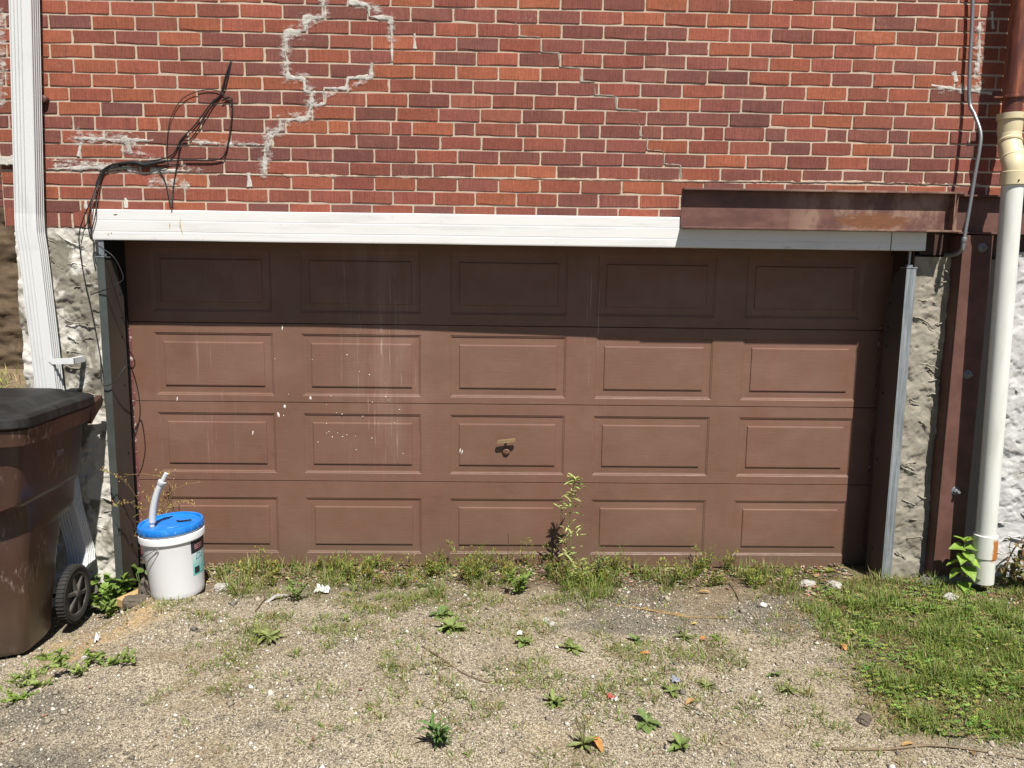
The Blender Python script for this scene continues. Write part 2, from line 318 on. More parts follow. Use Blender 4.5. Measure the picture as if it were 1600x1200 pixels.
# ------------------------------------------------------------------ ground
def gz(x, y):
    z = -.155*sstep(-1.62, -2.02, x)*sstep(-1.9, -.8, y) + .035*sstep(1.5, 2.3, x)*sstep(-1.0, -.1, y)
    z += .012*sstep(-1.25, -1.45, x)*sstep(-.1, -.4, y)*sstep(-1.62, -1.5, x)
    z -= .045*sstep(-.65, .12, y)
    z -= .018*sstep(-1.15, -1.3, y + .12*x)*sstep(-.9, -1.3, x)
    if -4 < x < 4 and -4 < y < 1:
        z += .013*fr((x*1.9, y*1.9, 3.1), 4) + .0065*fr((x*10, y*10, 1.2), 4)
    return z
def axis(lo, hi, d, outs): return [o for o in outs if o < lo] + list(np.arange(lo, hi+1e-6, d)) + [o for o in outs if o > hi]
outs = [-80,-50,-30,-18,-11,-7,-5,-4,4,5,7,11,18,30,50,80]
xs = axis(-3.0, 3.3, .03, outs); ys = axis(-2.9, .40, .03, [-80,-50,-30,-18,-11,-7,-5,-4,-3.4])
b = MB(); nx = len(xs)
for yy in ys:
    for xx in xs: b.v.append((xx, yy, gz(xx, yy)))
b.c = [(1,1,1)]*len(b.v)
for j in range(len(ys)-1):
    for i in range(nx-1): b.f.append((j*nx+i, j*nx+i+1, (j+1)*nx+i+1, (j+1)*nx+i))
tag(b.build('ground', M['ground'], smooth=True), kind='structure')
# yard behind the corner of the house, higher than the drive
b = MB(); g = [(x_, y_) for y_ in np.linspace(.3, 3.4, 40) for x_ in np.linspace(-9, -2.46, 60)]
b.v = [(x_, y_, .69 + .03*fr((x_*3, y_*3, 0)) - .85*sstep(.75, .3, y_)) for x_, y_ in g]; b.c = [(1,1,1)]*len(b.v)
b.f = [(j*60+i, j*60+i+1, (j+1)*60+i+1, (j+1)*60+i) for j in range(39) for i in range(59)]
tag(b.build('yard_terrain', M['yard'], smooth=True), kind='structure')

# ------------------------------------------------------------------ brick wall
WX0, WX1 = -2.425, 3.35
wall = thing('brick_wall', (0, 0, 1.78), 'red brick house wall with pale mortar and patched step cracks above the garage door', 'brick wall')
wall.location = (0,0,0)
b = MB(); Z0 = 1.862
for (x0, x1, z0, z1) in [(WX0, WX1, Z0, 4.6), (WX0, -1.86, 1.775, Z0)]:
    n = max(2, int((x1-x0)/.05)); m = max(2, int((z1-z0)/.05))
    if z1 > 4: m = 60
    bb = len(b.v); 
    for j in range(m+1):
        for i in range(n+1):
            px = x0+(x1-x0)*i/n; pz = z0+(z1-z0)*j/m
            b.v.append((px, .0028 + .0014*fr((px*11, 0, pz*11)), pz)); b.c.append((1,1,1))
    for j in range(m):
        for i in range(n): b.f.append((bb+j*(n+1)+i, bb+j*(n+1)+i+1, bb+(j+1)*(n+1)+i+1, bb+(j+1)*(n+1)+i))
b.box((WX0, .02, 1.775), (-1.86, .34, 1.861)); b.box((WX0, .02, Z0), (WX1, .34, 4.6))
b.build('mortar', M['mortar'], wall, smooth=True)
def brick_verts(L, H, D, r, chip=True):
    # front face at y=0 (towards -y), slightly irregular, chamfered arrises
    cnr = [(-L/2,-H/2),(L/2,-H/2),(L/2,H/2),(-L/2,H/2)]; ring0 = []; ring1 = []; ring2 = []
    for i, (cx, cz) in enumerate(cnr):
        nxt = cnr[(i+1) % 4]
        e_ = .018 if i % 2 == 0 else .05
        for t in (e_, .5, 1-e_):
            px = cx+(nxt[0]-cx)*t + r.uniform(-.0012,.0012); pz = cz+(nxt[1]-cz)*t + r.uniform(-.0013,.0013)
            k_ = .0016*r.uniform(.6, 1.6)*(4 if chip and r.random() < .05 else 1)
            sx = -1 if px > 0 else 1; sz = -1 if pz > 0 else 1
            fx = px+sx*k_*(1 if i % 2 == 1 or t != .5 else 0); fz = pz+sz*k_*(1 if i % 2 == 0 or t != .5 else 0)
            ring0.append((fx, r.uniform(-.0006,.0006), fz)); ring1.append((px, .0028, pz)); ring2.append((px, D, pz))
    vs = ring0+ring1+ring2; fs = [tuple(range(12))]
    for a in (0, 12):
        for i in range(12):
            j = (i+1) % 12; fs.append((a+i, a+12+i, a+12+j, a+j))
    return vs, fs
br = random.Random(3)
def brick_mesh(L):
    b = MB(); vs, fs = brick_verts(L, .0575, .05, br); b.add(vs, fs, (0,0,0)); return b.mesh('brick', M['brick'], False, True)
STR = [brick_mesh(.1945) for _ in range(10)]; HDR = [brick_mesh(.0935) for _ in range(4)]
def brick_col(x, z):
    p = .27 + .22*sstep(.9, 1.6, x)*sstep(2.35, 2.6, z) + .22*sstep(-1.1, -1.7, x)*sstep(2.3, 2.5, z) - .12*sstep(1.2, 1.6, x)*sstep(2.4, 2.2, z) + .1*sstep(2.1, 2.0, z)
    t = br.random(); j = br.uniform(.86, 1.14); h = br.uniform(-1, 1)
    if t < p: c = (.375+.03*h, .122+.014*h, .073)
    elif t < p+.26: c = (.312, .105+.006*h, .075)
    elif t < .93: c = (.258+.02*h, .096, .076)
    else: c = (.215, .088, .074)
    return tuple(q*j for q in c)
# row centre heights and one head joint of each row, measured on the wall
PH = {0:(0.0886,0,2.864)[0], 1:(-0.6309,0,2.821)[0], 2:(-0.7205,0,2.749)[0], 3:(-0.6143,0,2.684)[0], 4:(-0.7227,0,2.612)[0], 5:(-0.6159,0,2.549)[0], 6:(-0.7372,0,2.485)[0],
      7:(-0.6454,0,2.418)[0], 8:(-0.7021,0,2.351)[0], 9:(-0.8338,0,2.28)[0], 10:(-0.6948,0,2.218)[0], 11:(-0.6082,0,2.153)[0], 12:(-0.7313,0,2.084)[0],
      13:(-0.6097,0,2.022)[0], 14:(-0.7239,0,1.958)[0], 15:(-0.6238,0,1.901)[0]}
items = []
for row in range(-26, 16):
    zc = 2.0445 - .0331 + (13-row)*.0661 - (.002 if row >= 13 else 0)
    ph = PH.get(row, PH[1] if row % 2 else PH[2]); x = ph - 30*.2040 if row != 9 else ph - 20*.3070; i = 0
    if row == 9: seq = [.1035, .2035]
    else: seq = [.2040]
    while x < WX1:
        L = seq[i % len(seq)]; a = max(x, WX0-.002); c = min(x+L, WX1)
        if c-a > .035 and c > WX0:
            items.append((row, (a+c)/2, zc, c-a-.0085, L < .15))
        x += L; i += 1
for i in range(8):
    x0 = -2.395+i*.0665
    if x0 < -1.93: items.append((16, x0, 1.8195, .083, 'S'))
def score(it):
    row, x, z, L, h = it; e = 0
    if h == 'S': return 5
    if row < 0: return 100-row
    if x > 2.34: return 50+x
    if x < -2.24 : return 40-x
    if row == 15: return (30 if x > .85 else 6)
    if row == 14 and x > .9: return 31
    if L < .08: return 20
    return abs(x)*.1+row*.01
items.sort(key=score)
single, rest = items[:300], items[300:]
for row, x, z, L, h in single:
    src = br.choice(HDR if (h is True or h == 'S') else STR); base_L = .0935 if (h is True or h == 'S') else .1945
    o = bpy.data.objects.new('brick', src); o.location = (x, br.uniform(-.0022, .0008), z + br.uniform(-.0008,.0008))
    o.scale = (L/base_L, 1, 1)
    if h == 'S': o.rotation_euler = (0, R(90), 0); o.scale = (L/base_L, 1, 1.0)
    else: o.rotation_euler = (br.uniform(-.006,.006), br.uniform(-.004,.004), br.uniform(-.006,.006))
    o.color = (*brick_col(x, z), 1); link(o, wall)
b = MB()
for row, x, z, L, h in rest:
    vs, fs = brick_verts(L if h != 'S' else .0565, .0565 if h != 'S' else L, .05, br); dy = br.uniform(-.0022,.0008)
    b.add([(v[0]+x, v[1]+dy, v[2]+z) for v in vs], fs, brick_col(x, z))
o = b.build('brick', M['brick'], wall, cols=True); o.color = (0,0,0,1); tag(o, kind='stuff')

def repair(name, paths, mat, wd=.022, out=.0025):
    b = MB(); r = random.Random(hash(name) % 99 + len(paths))
    for P in paths:
        P = [Vector(p) for p in P]; pts = []
        for a, c in zip(P, P[1:]):
            n = max(2, int((c-a).length/.012))
            pts += [a+(c-a)*i/n for i in range(n)]
        pts.append(P[-1]); rows = []
        for i, p in enumerate(pts):
            t = (pts[min(i+1,len(pts)-1)]-pts[max(i-1,0)]).normalized(); nrm = Vector((-t.z, 0, t.x)); w_ = wd*max(.3, .85+1.3*fr((p.x*15, 1, p.z*15), 4))
            row = []
            for q in (-1, -.6, -.2, .2, .6, 1):
                e = w_/2*q*(1+.35*mn.noise(Vector((p.x*60+q*9, 0, p.z*60))))
                d = .005 if abs(q) == 1 else -out*(.6+.8*mn.noise(Vector((p.x*80, q*3, p.z*80))))
                row.append(p+nrm*e+Vector((0, d, 0)))
            rows.append(row)
        vs = [v for g in rows for v in g]; b.add(vs, [(i*6+j, i*6+j+1, (i+1)*6+j+1, (i+1)*6+j) for i in range(len(rows)-1) for j in range(5)])
    return b.build(name, mat, wall, smooth=True)
J1 = [[(-0.837,0,2.877),(-0.8471,0,2.831),(-0.8482,0,2.782),(-0.9275,0,2.777),(-0.9319,0,2.722),(-1.027,0,2.712),(-1.03,0,2.612),(-1.021,0,2.577),(-1.02,-0,2.503),(-0.9434,0,2.499),(-0.9417,0,2.442),(-0.9079,0,2.434),(-0.9093,0,2.374),(-0.9255,0,2.341),(-0.9293,0,2.314),(-1.019,0,2.307),(-1.063,0,2.306),(-1.067,0,2.252),(-1.117,0,2.242),(-1.122,0,2.187),(-1.141,0,2.175),(-1.148,0,2.053)],
      [(-0.9079,0,2.434),(-0.8399,0,2.438),(-0.841,0,2.384),(-0.8999,0,2.377)], [(-0.8491,0,2.444),(-0.8457,0,2.456),(-0.7438,0,2.458),(-0.7306,0,2.505),(-0.6225,0,2.513),(-0.6155,0,2.578)],
      [(-0.7219,0,2.854),(-0.6458,0,2.846),(-0.6277,0,2.835),(-0.6252,0,2.789),(-0.5213,0,2.782),(-0.5189,0,2.709),(-0.5194,0,2.645),(-0.5169,0,2.586)], [(-0.4083,0,2.717),(-0.4086,0,2.647)],
      [(-2.058,0,2.202),(-1.91,0,2.202)], [(-1.833,0,2.2),(-1.679,0,2.196)], [(-1.494,0,2.193),(-1.355,0,2.19)], [(-1.271,-0,2.188),(-1.122,0,2.187)], [(-1.817,0,2.218),(-1.812,0,2.188),(-1.791,0,2.134)], [(-2.028,0,2.185),(-2.048,0,2.118)],
      [(-2.194,0,2.055),(-1.965,0,2.065),(-1.764,0,2.062)], [(-1.702,0,2.057),(-1.531,0,2.056)], [(-1.226,0,2.052),(-1.222,0,1.985)], [(-2.024,0,1.911),(-2.026,0,1.868)], [(-1.83,0,1.923),(-1.83,0,1.874)]]
repair('crack_repair', J1, M['repair'], .024, .004)
repair('crack_repair', [[(-1.494,0,2.193),(-1.355,0,2.19),(-1.122,0,2.187)], [(-1.995,0,2.079),(-1.763,0,2.071)], [(-2.049,0,2.2),(-1.679,0,2.196)]], M['splash'], .008, .002)
J2 = [[(0.0775,0,2.782),(0.0784,0,2.715),(0.1959,0,2.711),(0.2002,0,2.646),(0.2872,0,2.639),(0.2916,-0,2.577),(0.3914,0,2.57),(0.396,0,2.51),(0.4648,0,2.509),(0.4696,0,2.449),(0.57,0,2.445),(0.5751,0,2.384),(0.6885,0,2.38),(0.6908,0,2.314),(0.696,0,2.259),(0.731,0,2.254),(0.7332,0,2.193),(0.8159,0,2.188),(0.8216,0,2.127),(0.9013,0,2.122),(0.9075,0,2.054)],
      [(-0.3498,0,2.785),(-0.2485,0,2.79)]]
repair('crack_repair', J2, M['grey_repair'], .010, .0008)
J3 = [[(-1.376,0,2.043),(-0.5623,0,2.044),(0.3855,0,2.046),(0.9909,0,2.046),(1.825,0,2.055),(2.408,0,2.049)], [(-2.194,0,2.098),(-1.994,0,2.086),(-1.763,0,2.08)]]
repair('bed_joint_repair', J3, M['mortar'], .013, .002)
J4 = [[(2.391,0,2.87),(2.405,0,2.79)], [(2.336,0,2.821),(2.343,0,2.715),(2.345,0,2.595)], [(2.123,0,2.522),(2.268,0,2.504),(2.429,0,2.489)], [(2.228,0,2.587),(2.245,0,2.54)]]
repair('corner_repair', J4, M['repair'], .022)
def smear(paths, wd=.15):
    b = MB()
    for P in paths:
        P = [Vector(p) for p in P[:-1]] + [Vector(P[-1])]; pts = []
        for a, c in zip(P, P[1:]):
            n = max(2, int((c-a).length/.02)); pts += [a+(c-a)*i/n for i in range(n)]
        pts.append(P[-1])
        x0 = min(p.x for p in pts)-wd; x1 = max(p.x for p in pts)+wd; z0 = min(p.z for p in pts)-wd; z1 = max(p.z for p in pts)+wd
        nx_ = int((x1-x0)/.018)+2; nz_ = int((z1-z0)/.018)+2; bb = len(b.v); val = []
        A = np.array([(p.x, p.z) for p in pts])
        for j in range(nz_):
            for i in range(nx_):
                q = (x0+(x1-x0)*i/(nx_-1), z0+(z1-z0)*j/(nz_-1)); d = np.sqrt(((A-q)**2).sum(1)).min(); f_ = max(0, 1-d/wd)
                b.v.append((q[0], -.0055-.0006*len(val)/1e6, q[1])); b.c.append((f_, f_, f_)); val.append(f_)
        for j in range(nz_-1):
            for i in range(nx_-1):
                q = [bb+j*nx_+i, bb+j*nx_+i+1, bb+(j+1)*nx_+i+1, bb+(j+1)*nx_+i]
                if max(val[k_-bb] for k_ in q) > 0: b.f.append(tuple(q))
    return b
sm = smear([[(-0.8374,0,2.86),(-0.848,0,2.788),(-0.9276,0,2.772),(-0.9382,0,2.713),(-1.024,0,2.706),(-1.03,0,2.612),(-1.02,-0,2.503),(-0.9434,0,2.499),(-0.9079,0,2.434),(-0.9093,0,2.374),(-0.9262,0,2.314),(-1.041,0,2.306),(-1.067,0,2.252),(-1.117,0,2.242),(-1.148,0,2.053)]], .085).build('mortar_smear', M['smear'], wall, cols=True)
sm = smear([[(-0.8525,-0.0004,2.42),(-0.7282,-0.0004,2.458),(-0.6193,-0.0004,2.519),(-0.6124,-0.0004,2.578)]], .05).build('mortar_smear', M['smear'], wall, cols=True)
sm = smear([[(-0.7126,-0.0008,2.854),(-0.6275,-0.0008,2.841),(-0.5212,-0.0008,2.785),(-0.5192,-0.0008,2.662)]], .06).build('mortar_smear', M['smear'], wall, cols=True)
sm = smear([[(-2.047,-0.0012,2.208),(-1.863,-0.0012,2.205),(-1.771,-0.0012,2.198),(-1.757,-0.0012,2.171)]], .10).build('mortar_smear', M['smear'], wall, cols=True)
sm = smear([[(-1.493,-0.0016,2.196),(-1.308,-0.0016,2.19),(-1.137,-0.0016,2.181)], ], .045).build('mortar_smear', M['smear'], wall, cols=True)
sm = smear([[(-2.148,-0.002,2.083),(-1.932,-0.002,2.077),(-1.747,-0.002,2.068)], ], .08).build('mortar_smear', M['smear'], wall, cols=True)
sm = smear([[(-1.688,-0.0024,2.005),(-1.533,-0.0024,1.992)], ], .085).build('mortar_smear', M['smear'], wall, cols=True)
sm = smear([[(2.333,-0.0028,2.803),(2.343,-0.0028,2.595),(2.362,-0.0028,2.505),(2.17,-0.0028,2.51)]], .07).build('mortar_smear', M['smear'], wall, cols=True)
sm = smear([[(-1.819,-0.0032,2.145),(-1.697,-0.0032,2.117),(-1.468,-0.0032,2.054)], ], .06).build('mortar_smear', M['smear'], wall, cols=True)
sm = smear([[(-2.364,-0.0036,2.772),(-2.39,-0.0036,2.363)], ], .07).build('mortar_smear', M['smear'], wall, cols=True)

# ------------------------------------------------------------------ parged foundation walls
def parged(name, x0, x1, z0, z1, y0, mat, label, seed, rough=1.0, smears=True, side=None, d=.0075, dense=45):
    t = thing(name, (0,0,0), label, 'foundation wall'); r = random.Random(seed); b = MB()
    n = int((x1-x0)/d); m = int((z1-z0)/d); strokes = []
    if smears:
        for _ in range(int((x1-x0)*(z1-z0)*dense)):
            strokes.append((r.uniform(x0,x1), r.uniform(z0,z1), r.uniform(.03,.10), r.uniform(-.6,.35), r.choice((1,1,-1)), r.uniform(.006,.017)))
    hv = np.zeros((m+1, n+1)); X = np.linspace(x0, x1, n+1)[None,:].repeat(m+1,0); Z = np.linspace(z0, z1, m+1)[:,None].repeat(n+1,1)
    for sx, sz, L, a, s_, amp in strokes:   # trowel drags: a ridge with a soft tail above
        u = (X-sx)*math.cos(a)+(Z-sz)*math.sin(a); v = -(X-sx)*math.sin(a)+(Z-sz)*math.cos(a)+.25*u*u/L
        env = np.exp(-(u/L*1.5)**4); hv += amp*env*np.where(v > 0, np.exp(-v/.028), np.exp(v/.003))*.9
    for j in range(m+1):
        for i in range(n+1):
            px, pz = X[j,i], Z[j,i]
            h = .010*fr((px*5+seed, seed, pz*5), 4) + .0035*fr((px*26, seed, pz*26), 3) + .006*max(0, fr((px*9, 7+seed, pz*14), 3))
            q1 = fr((px*6.5+seed*1.7, 3, pz*6), 5); q2 = fr((px*13, seed*2.3, pz*12), 3)
            h += .012*sstep(.04, .055, q1) - .010*sstep(-.20, -.225, q1) + .006*sstep(.12, .16, q2) + .0022*mn.noise(Vector((px*95, seed, pz*95)))
            h = h*rough + hv[j,i]*rough
            b.v.append((px, y0-h, pz))
    b.c = [(1,1,1)]*len(b.v); b.f = [(j*(n+1)+i, j*(n+1)+i+1, (j+1)*(n+1)+i+1, (j+1)*(n+1)+i) for j in range(m) for i in range(n)]
    b.build('parging', mat, t, smooth=True)
    c = MB(); c.box((x0+.012, y0+.034, z0), (x1-.012, y0+.4, z1-.004)); c.build('core', mat, t)
    for xx in ((x0, x1) if side is None else side):    # returns at the ends
        q = MB(); idx = 0 if xx == x0 else n; s_ = 1 if xx == x0 else -1; K = 6
        for j in range(m+1):
            pv = b.v[j*(n+1)+idx]
            for k_ in range(K+1):
                tt = k_/K; q.v.append((xx+s_*(.006*fr((pv[2]*9, tt*3, seed), 3)*(tt > 0)+.004*tt), pv[1]+(y0+.38-pv[1])*tt**1.6, pv[2]))
        q.c = [(1,1,1)]*len(q.v); q.f = [(j*(K+1)+k_, j*(K+1)+k_+1, (j+1)*(K+1)+k_+1, (j+1)*(K+1)+k_) for j in range(m) for k_ in range(K)]
        q.build('return_face', mat, t, smooth=True)
    return t
def ridges(t, x0, x1, z0, z1, y, n, seed, mat):
    r = random.Random(seed); b = MB()
    for _ in range(n):
        L = r.uniform(.05, .14); x = r.uniform(x0+.01, x1-.03); z = r.uniform(z0, z1); a = r.uniform(-.75, .25); cv = r.uniform(-.5, .6); P = []; rad = []; m = 12
        for i in range(m):
            u = i/(m-1); xx = x+L*u*math.cos(a)+.004*mn.noise(Vector((u*7, _, 0))); zz = z+L*u*math.sin(a)+cv*L*u*(1-u)+.006*mn.noise(Vector((u*6, _, 5)))
            if xx > x1-.005: break
            P.append((xx, y-.006-.010*fr((xx*5+seed, 1, zz*5), 2), zz)); rad.append(.0008+r.uniform(.0022, .0046)*math.sin(math.pi*min(1, .1+u*.9))**.6)
        if len(P) > 3: b.tube(P, rad, 6)
    tag(b.build('mortar_ridge', mat, t, smooth=60), kind='stuff')
pl = parged('foundation_wall', -2.39, -1.955, -.28, 1.772, .014, M['parge_pale'], 'rough whitish parged foundation wall behind the white downspout, left of the garage door', 11, .65)
pr = parged('foundation_wall', 2.114, 2.31, -.15, 1.69, .004, M['parge_tan'], 'narrow tan trowelled mortar wall between the galvanised jamb and brown steel post', 5, .55, dense=14)
pw = parged('foundation_wall', 2.60, 3.3, -.15, 1.72, .0, M['parge_white'], 'whitewashed lumpy foundation wall to the right of the white drain pipe', 23, .5, dense=25)
ridges(pl, -2.37, -1.965, .1, 1.75, .012, 34, 3, M['parge_pale']); ridges(pr, 2.118, 2.30, .0, 1.66, .0, 24, 8, M['parge_tan']); ridges(pw, 2.615, 2.95, .0, 1.66, .0, 20, 9, M['parge_white'])
# lintel strip between foundation tops and the brick, in the shade of the beam
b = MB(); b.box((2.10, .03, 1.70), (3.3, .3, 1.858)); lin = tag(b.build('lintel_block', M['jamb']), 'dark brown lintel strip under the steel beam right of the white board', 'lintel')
# ledge of mortar at the left corner
t = thing('corner_ledge', (-2.376,-0.01,2.087), 'pale mortar ledge at the bottom left corner of the brickwork beside the downspout', 'ledge')
b = MB()
for i in range(9):
    x0 = -.055+i*.014; b.box((x0, -.012+.004*rnd.random(), -.02+.006*rnd.random()), (x0+.0145, .12, .018+.01*rnd.random()), .002)
b.build('ledge', M['repair'], t)

ps = Vector((-2.184,0,2.379)); b = MB(); b.lathe([(.0001,.030),(.012,.030),(.017,.027),(.018,.0)], 18, Matrix.Translation(ps) @ Matrix.Rotation(R(90), 4, 'X')); tag(b.build('pipe_stub', M['steel'], smooth=40), 'small brown capped pipe stub in the brick just right of the downspout', 'pipe')
# neighbouring wall beyond the corner
t = thing('neighbour_wall', (0,0,0), 'brown stuccoed lower wall with small bricks above, beyond the left corner', 'wall')
b = MB(); n, m = 110, 80
for j in range(m+1):
    for i in range(n+1):
        px = -7.2+3.4*i/n; pz = .55+1.56*j/m; h = .03*fr((px*4, 0, pz*9), 5) + .025*abs(fr((px*3, 4, pz*12), 4)); b.v.append((px, 3.0-h, pz))
b.c = [(1,1,1)]*len(b.v); b.f = [(j*(n+1)+i, j*(n+1)+i+1, (j+1)*(n+1)+i+1, (j+1)*(n+1)+i) for j in range(m) for i in range(n)]
b.build('stucco', M['parge_brown'], t, smooth=True)
b = MB(); b.box((-7.2, 3.006, 2.1), (-3.8, 3.3, 5.5)); b.build('mortar', M['mortar'], t)
for row in range(12):
    x = -4.75 + (.1 if row % 2 else 0)
    while x < -3.85:
        o = bpy.data.objects.new('brick', br.choice(STR)); o.location = (x+.1, 3.0, 2.14+row*.067); q = brick_col(x, 2.2); o.color = (q[0]*.7, q[1]*.75, q[2]*.8, 1); link(o, t); x += .204

b = MB()
for row in range(36):
    x = -7.15 + (.1 if row % 2 else 0)
    while x < -3.85:
        if not (row < 12 and x > -4.76):
            vs, fs = brick_verts(.1945, .0575, .05, br); q = brick_col(x, 2.2); b.add([(v[0]+x+.1, v[1]+3.0, v[2]+2.14+row*.067) for v in vs], fs, (q[0]*.7, q[1]*.75, q[2]*.8))
        x += .204
o = b.build('brick', M['brick'], t, cols=True); o.color = (0,0,0,1); tag(o, kind='stuff')
# ------------------------------------------------------------------ garage door
DY = .215
door = thing('garage_door', (0.07, DY, 0), 'wide brown raised panel garage door with white drip stains', 'garage door')
door.location = (0,0,0)
KS = 4.115/4.065; DX0, DX1 = -1.966, 2.12
cols = [(-1.80,-1.178),(-1.029,-.400),(-.246,.372),(.527,1.157),(1.316,1.94)]
cols = [(a*KS, c*KS) for a, c in cols]
secs = [(-.02, .4543, .05, .362), (.4557, .8843, .499, .826), (.8857, 1.3043, .921, 1.252), (1.3057, 1.76, 1.362, 1.684)]
secs = [tuple((q-1.56)*KS+1.56 for q in r_) for r_ in secs]
def panel_mesh(W_, H_):
    b = MB(); loops = [(0, 0), (.003, -.0028), (.007, -.0030), (.010, -.0062), (.016, -.0072), (.049, -.0060), (.0515, -.0008), (.056, .0004)]
    vs = []
    for ins, dep in loops:
        x, z = W_/2-ins, H_/2-ins; vs += [(-x, -dep, -z), (x, -dep, -z), (x, -dep, z), (-x, -dep, z)]
    fs = [(4*a+i, 4*a+(i+1) % 4, 4*a+4+(i+1) % 4, 4*a+4+i) for a in range(len(loops)-1) for i in range(4)]
    n = 4*(len(loops)-1); fs.append((n, n+1, n+2, n+3)); b.add(vs, fs); return b.mesh('raised_panel', M['door'])
for z0, z1, pz0, pz1 in secs:
    b = MB(); X = [DX0] + [q for c in cols for q in c] + [DX1]; Zs = [z0+.002, pz0, pz1, z1-.002]
    for j in range(3):
        for i in range(len(X)-1):
            if j == 1 and i % 2 == 1: continue
            b.add([(X[i], DY, Zs[j]), (X[i+1], DY, Zs[j]), (X[i+1], DY, Zs[j+1]), (X[i], DY, Zs[j+1])], [(0,1,2,3)])
    for za, zb, s_ in ((z0+.002, z0, 1), (z1-.002, z1, -1)):
        q = [(DX0, DY, za), (DX1, DY, za), (DX1, DY+.006, zb), (DX0, DY+.006, zb)]; b.add(q, [(0,1,2,3) if s_ < 0 else (3,2,1,0)])
        q = [(DX0, DY+.006, zb), (DX1, DY+.006, zb), (DX1, DY+.045, zb), (DX0, DY+.045, zb)]; b.add(q, [(0,1,2,3) if s_ < 0 else (3,2,1,0)])
    for xx in (DX0, DX1): b.add([(xx, DY, z0), (xx, DY+.045, z0), (xx, DY+.045, z1), (xx, DY, z1)], [(0,1,2,3)])
    s_ = b.build('door_section', M['door'], door)
    for xa, xb in cols:
        me = panel_mesh(xb-xa, pz1-pz0) if (round(xb-xa,3), round(pz1-pz0,3)) not in M else M[(round(xb-xa,3), round(pz1-pz0,3))]
        M[(round(xb-xa,3), round(pz1-pz0,3))] = me
        o = bpy.data.objects.new('raised_panel', me); o.location = ((xa+xb)/2, DY, (pz0+pz1)/2); link(o, s_)
hp = Vector((0.0587,0.215,0.6778)); b = MB()
b.tube([hp+Vector((0,.001,-.004)), hp+Vector((0,-.030,-.004))], .0075, 10)
hd = b.build('handle', M['brass'], door, smooth=40); b = MB()
b.loft([[hp+Vector((sx*.050, -.030+dy*(1 if abs(sx) < .9 else .6), dz*(1 if abs(sx) < .9 else .6)+.006*sx)) for dy, dz in ((-.006,-.008),(.006,-.010),(.010,.002),(.004,.012),(-.006,.010))] for sx in (-1,-.85,-.3,.3,.85,1)])
b.build('grip', M['brass'], hd, smooth=40)
lk = hp+Vector((0, 0, -.062)); b = MB(); mx = Matrix.Translation(lk) @ Matrix.Rotation(R(90), 4, 'X')
b.lathe([(.0, .014), (.006, .014), (.0065, .011), (.009, .011), (.010, .014), (.016, .012), (.021, .006), (.023, -.001)], 24, mx); b.build('lock_cylinder', M['door'], door, smooth=40)
b = MB()
def splash(c, L, w_, a):
    vs = [Vector((0, -.0028, 0))]; n = 10
    for i in range(n):
        q = 2*math.pi*i/n; rr = rnd.uniform(.8, 1.15); p_ = Vector((w_*math.cos(q)*rr, -.0008, L*math.sin(q)*rr)); vs.append(Matrix.Rotation(a, 3, 'Y') @ p_)
    b.add([Vector(c)+v for v in vs], [(0, i+1, (i+1) % n+1) for i in range(n)])
for px in ((-1.001,0.215,0.901), (-1.14,0.215,0.8542)): splash(px, .010, .006, .1)
for px in ((-1.175,0.215,0.8082),): splash(px, .015, .006, -.3)
for px in ((-1.141,0.215,1.279), (-1.316,0.215,0.7082), (-1.714,0.215,0.8905), (-0.1926,0.215,0.6185), (-0.1821,0.215,0.6114)): splash(px, .013, .003, .15)
for _ in range(30):
    splash((rnd.uniform(-1.3, -.5), DY-.0005, rnd.choice((.885, .8, .7, .9, 1.1))+rnd.gauss(0,.06)), rnd.uniform(.002,.005), rnd.uniform(.0015,.003), 0)
tag(b.build('paint_splash', M['splash'], door), kind='stuff')
# peeling weatherstrip at the left edge, and flaking bead at the right
b = MB(); n = 60
for i in range(n+1):
    z = .02+1.25*i/n; e = .011+.006*fr((z*7, 2, 1)); b.v += [(DX0+.002, DY-.004, z), (DX0+.002+e*1.2, DY-.009, z), (DX0+.004+e*2, DY-.001, z)]
b.c = [(1,1,1)]*len(b.v); b.f = [(3*i+j, 3*i+j+1, 3*i+4+j, 3*i+3+j) for i in range(n) for j in range(2)]
b.build('weatherstrip', M['peel'], door)
b = MB(); z = .05
while z < 1.4:
    l_ = rnd.uniform(.008, .05)
    if rnd.random() < .6: b.box((2.070, DY-.004, z), (2.073+rnd.random()*.004, DY+.001, z+l_))
    z += l_+rnd.uniform(.01, .03)
tag(b.build('paint_flakes', M['peel'], door), kind='stuff')
# opening: jamb returns, head lining and added light stop
t = thing('door_frame', (0,0,0), 'dark brown door jambs and soffit around the garage opening', 'door frame')
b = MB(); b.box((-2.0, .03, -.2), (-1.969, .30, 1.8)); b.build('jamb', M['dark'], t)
b = MB(); b.box((2.122, .03, -.2), (2.15, .34, 1.8)); b.build('jamb', M['jamb'], t)
b = MB(); b.box((-1.956, .004, -.2), (-1.949, .30, 1.735)); b.build('jamb_facing', M['dark'], t)  # near-black sheet added over the sunlit return, standing in for jamb shadow
b = MB(); b.box((2.108, .006, -.2), (2.113, .20, 1.735)); b.build('jamb_facing', M['jamb'], t)
b = MB(); b.box((-2.0, .001, 1.735), (2.13, .34, 1.80)); b.build('soffit', M['jamb'], t)
b = MB(); b.box((-2.6, .42, -.3), (3.3, .46, 1.86)); b.build('lining', M['dark'], t)  # unseen black sheet added behind the door to stop sky light leaking through
b = MB(); b.box((-1.95, DY+.05, 1.70), (2.1, .34, 1.734)); b.build('head_lining', M['dark'], t)

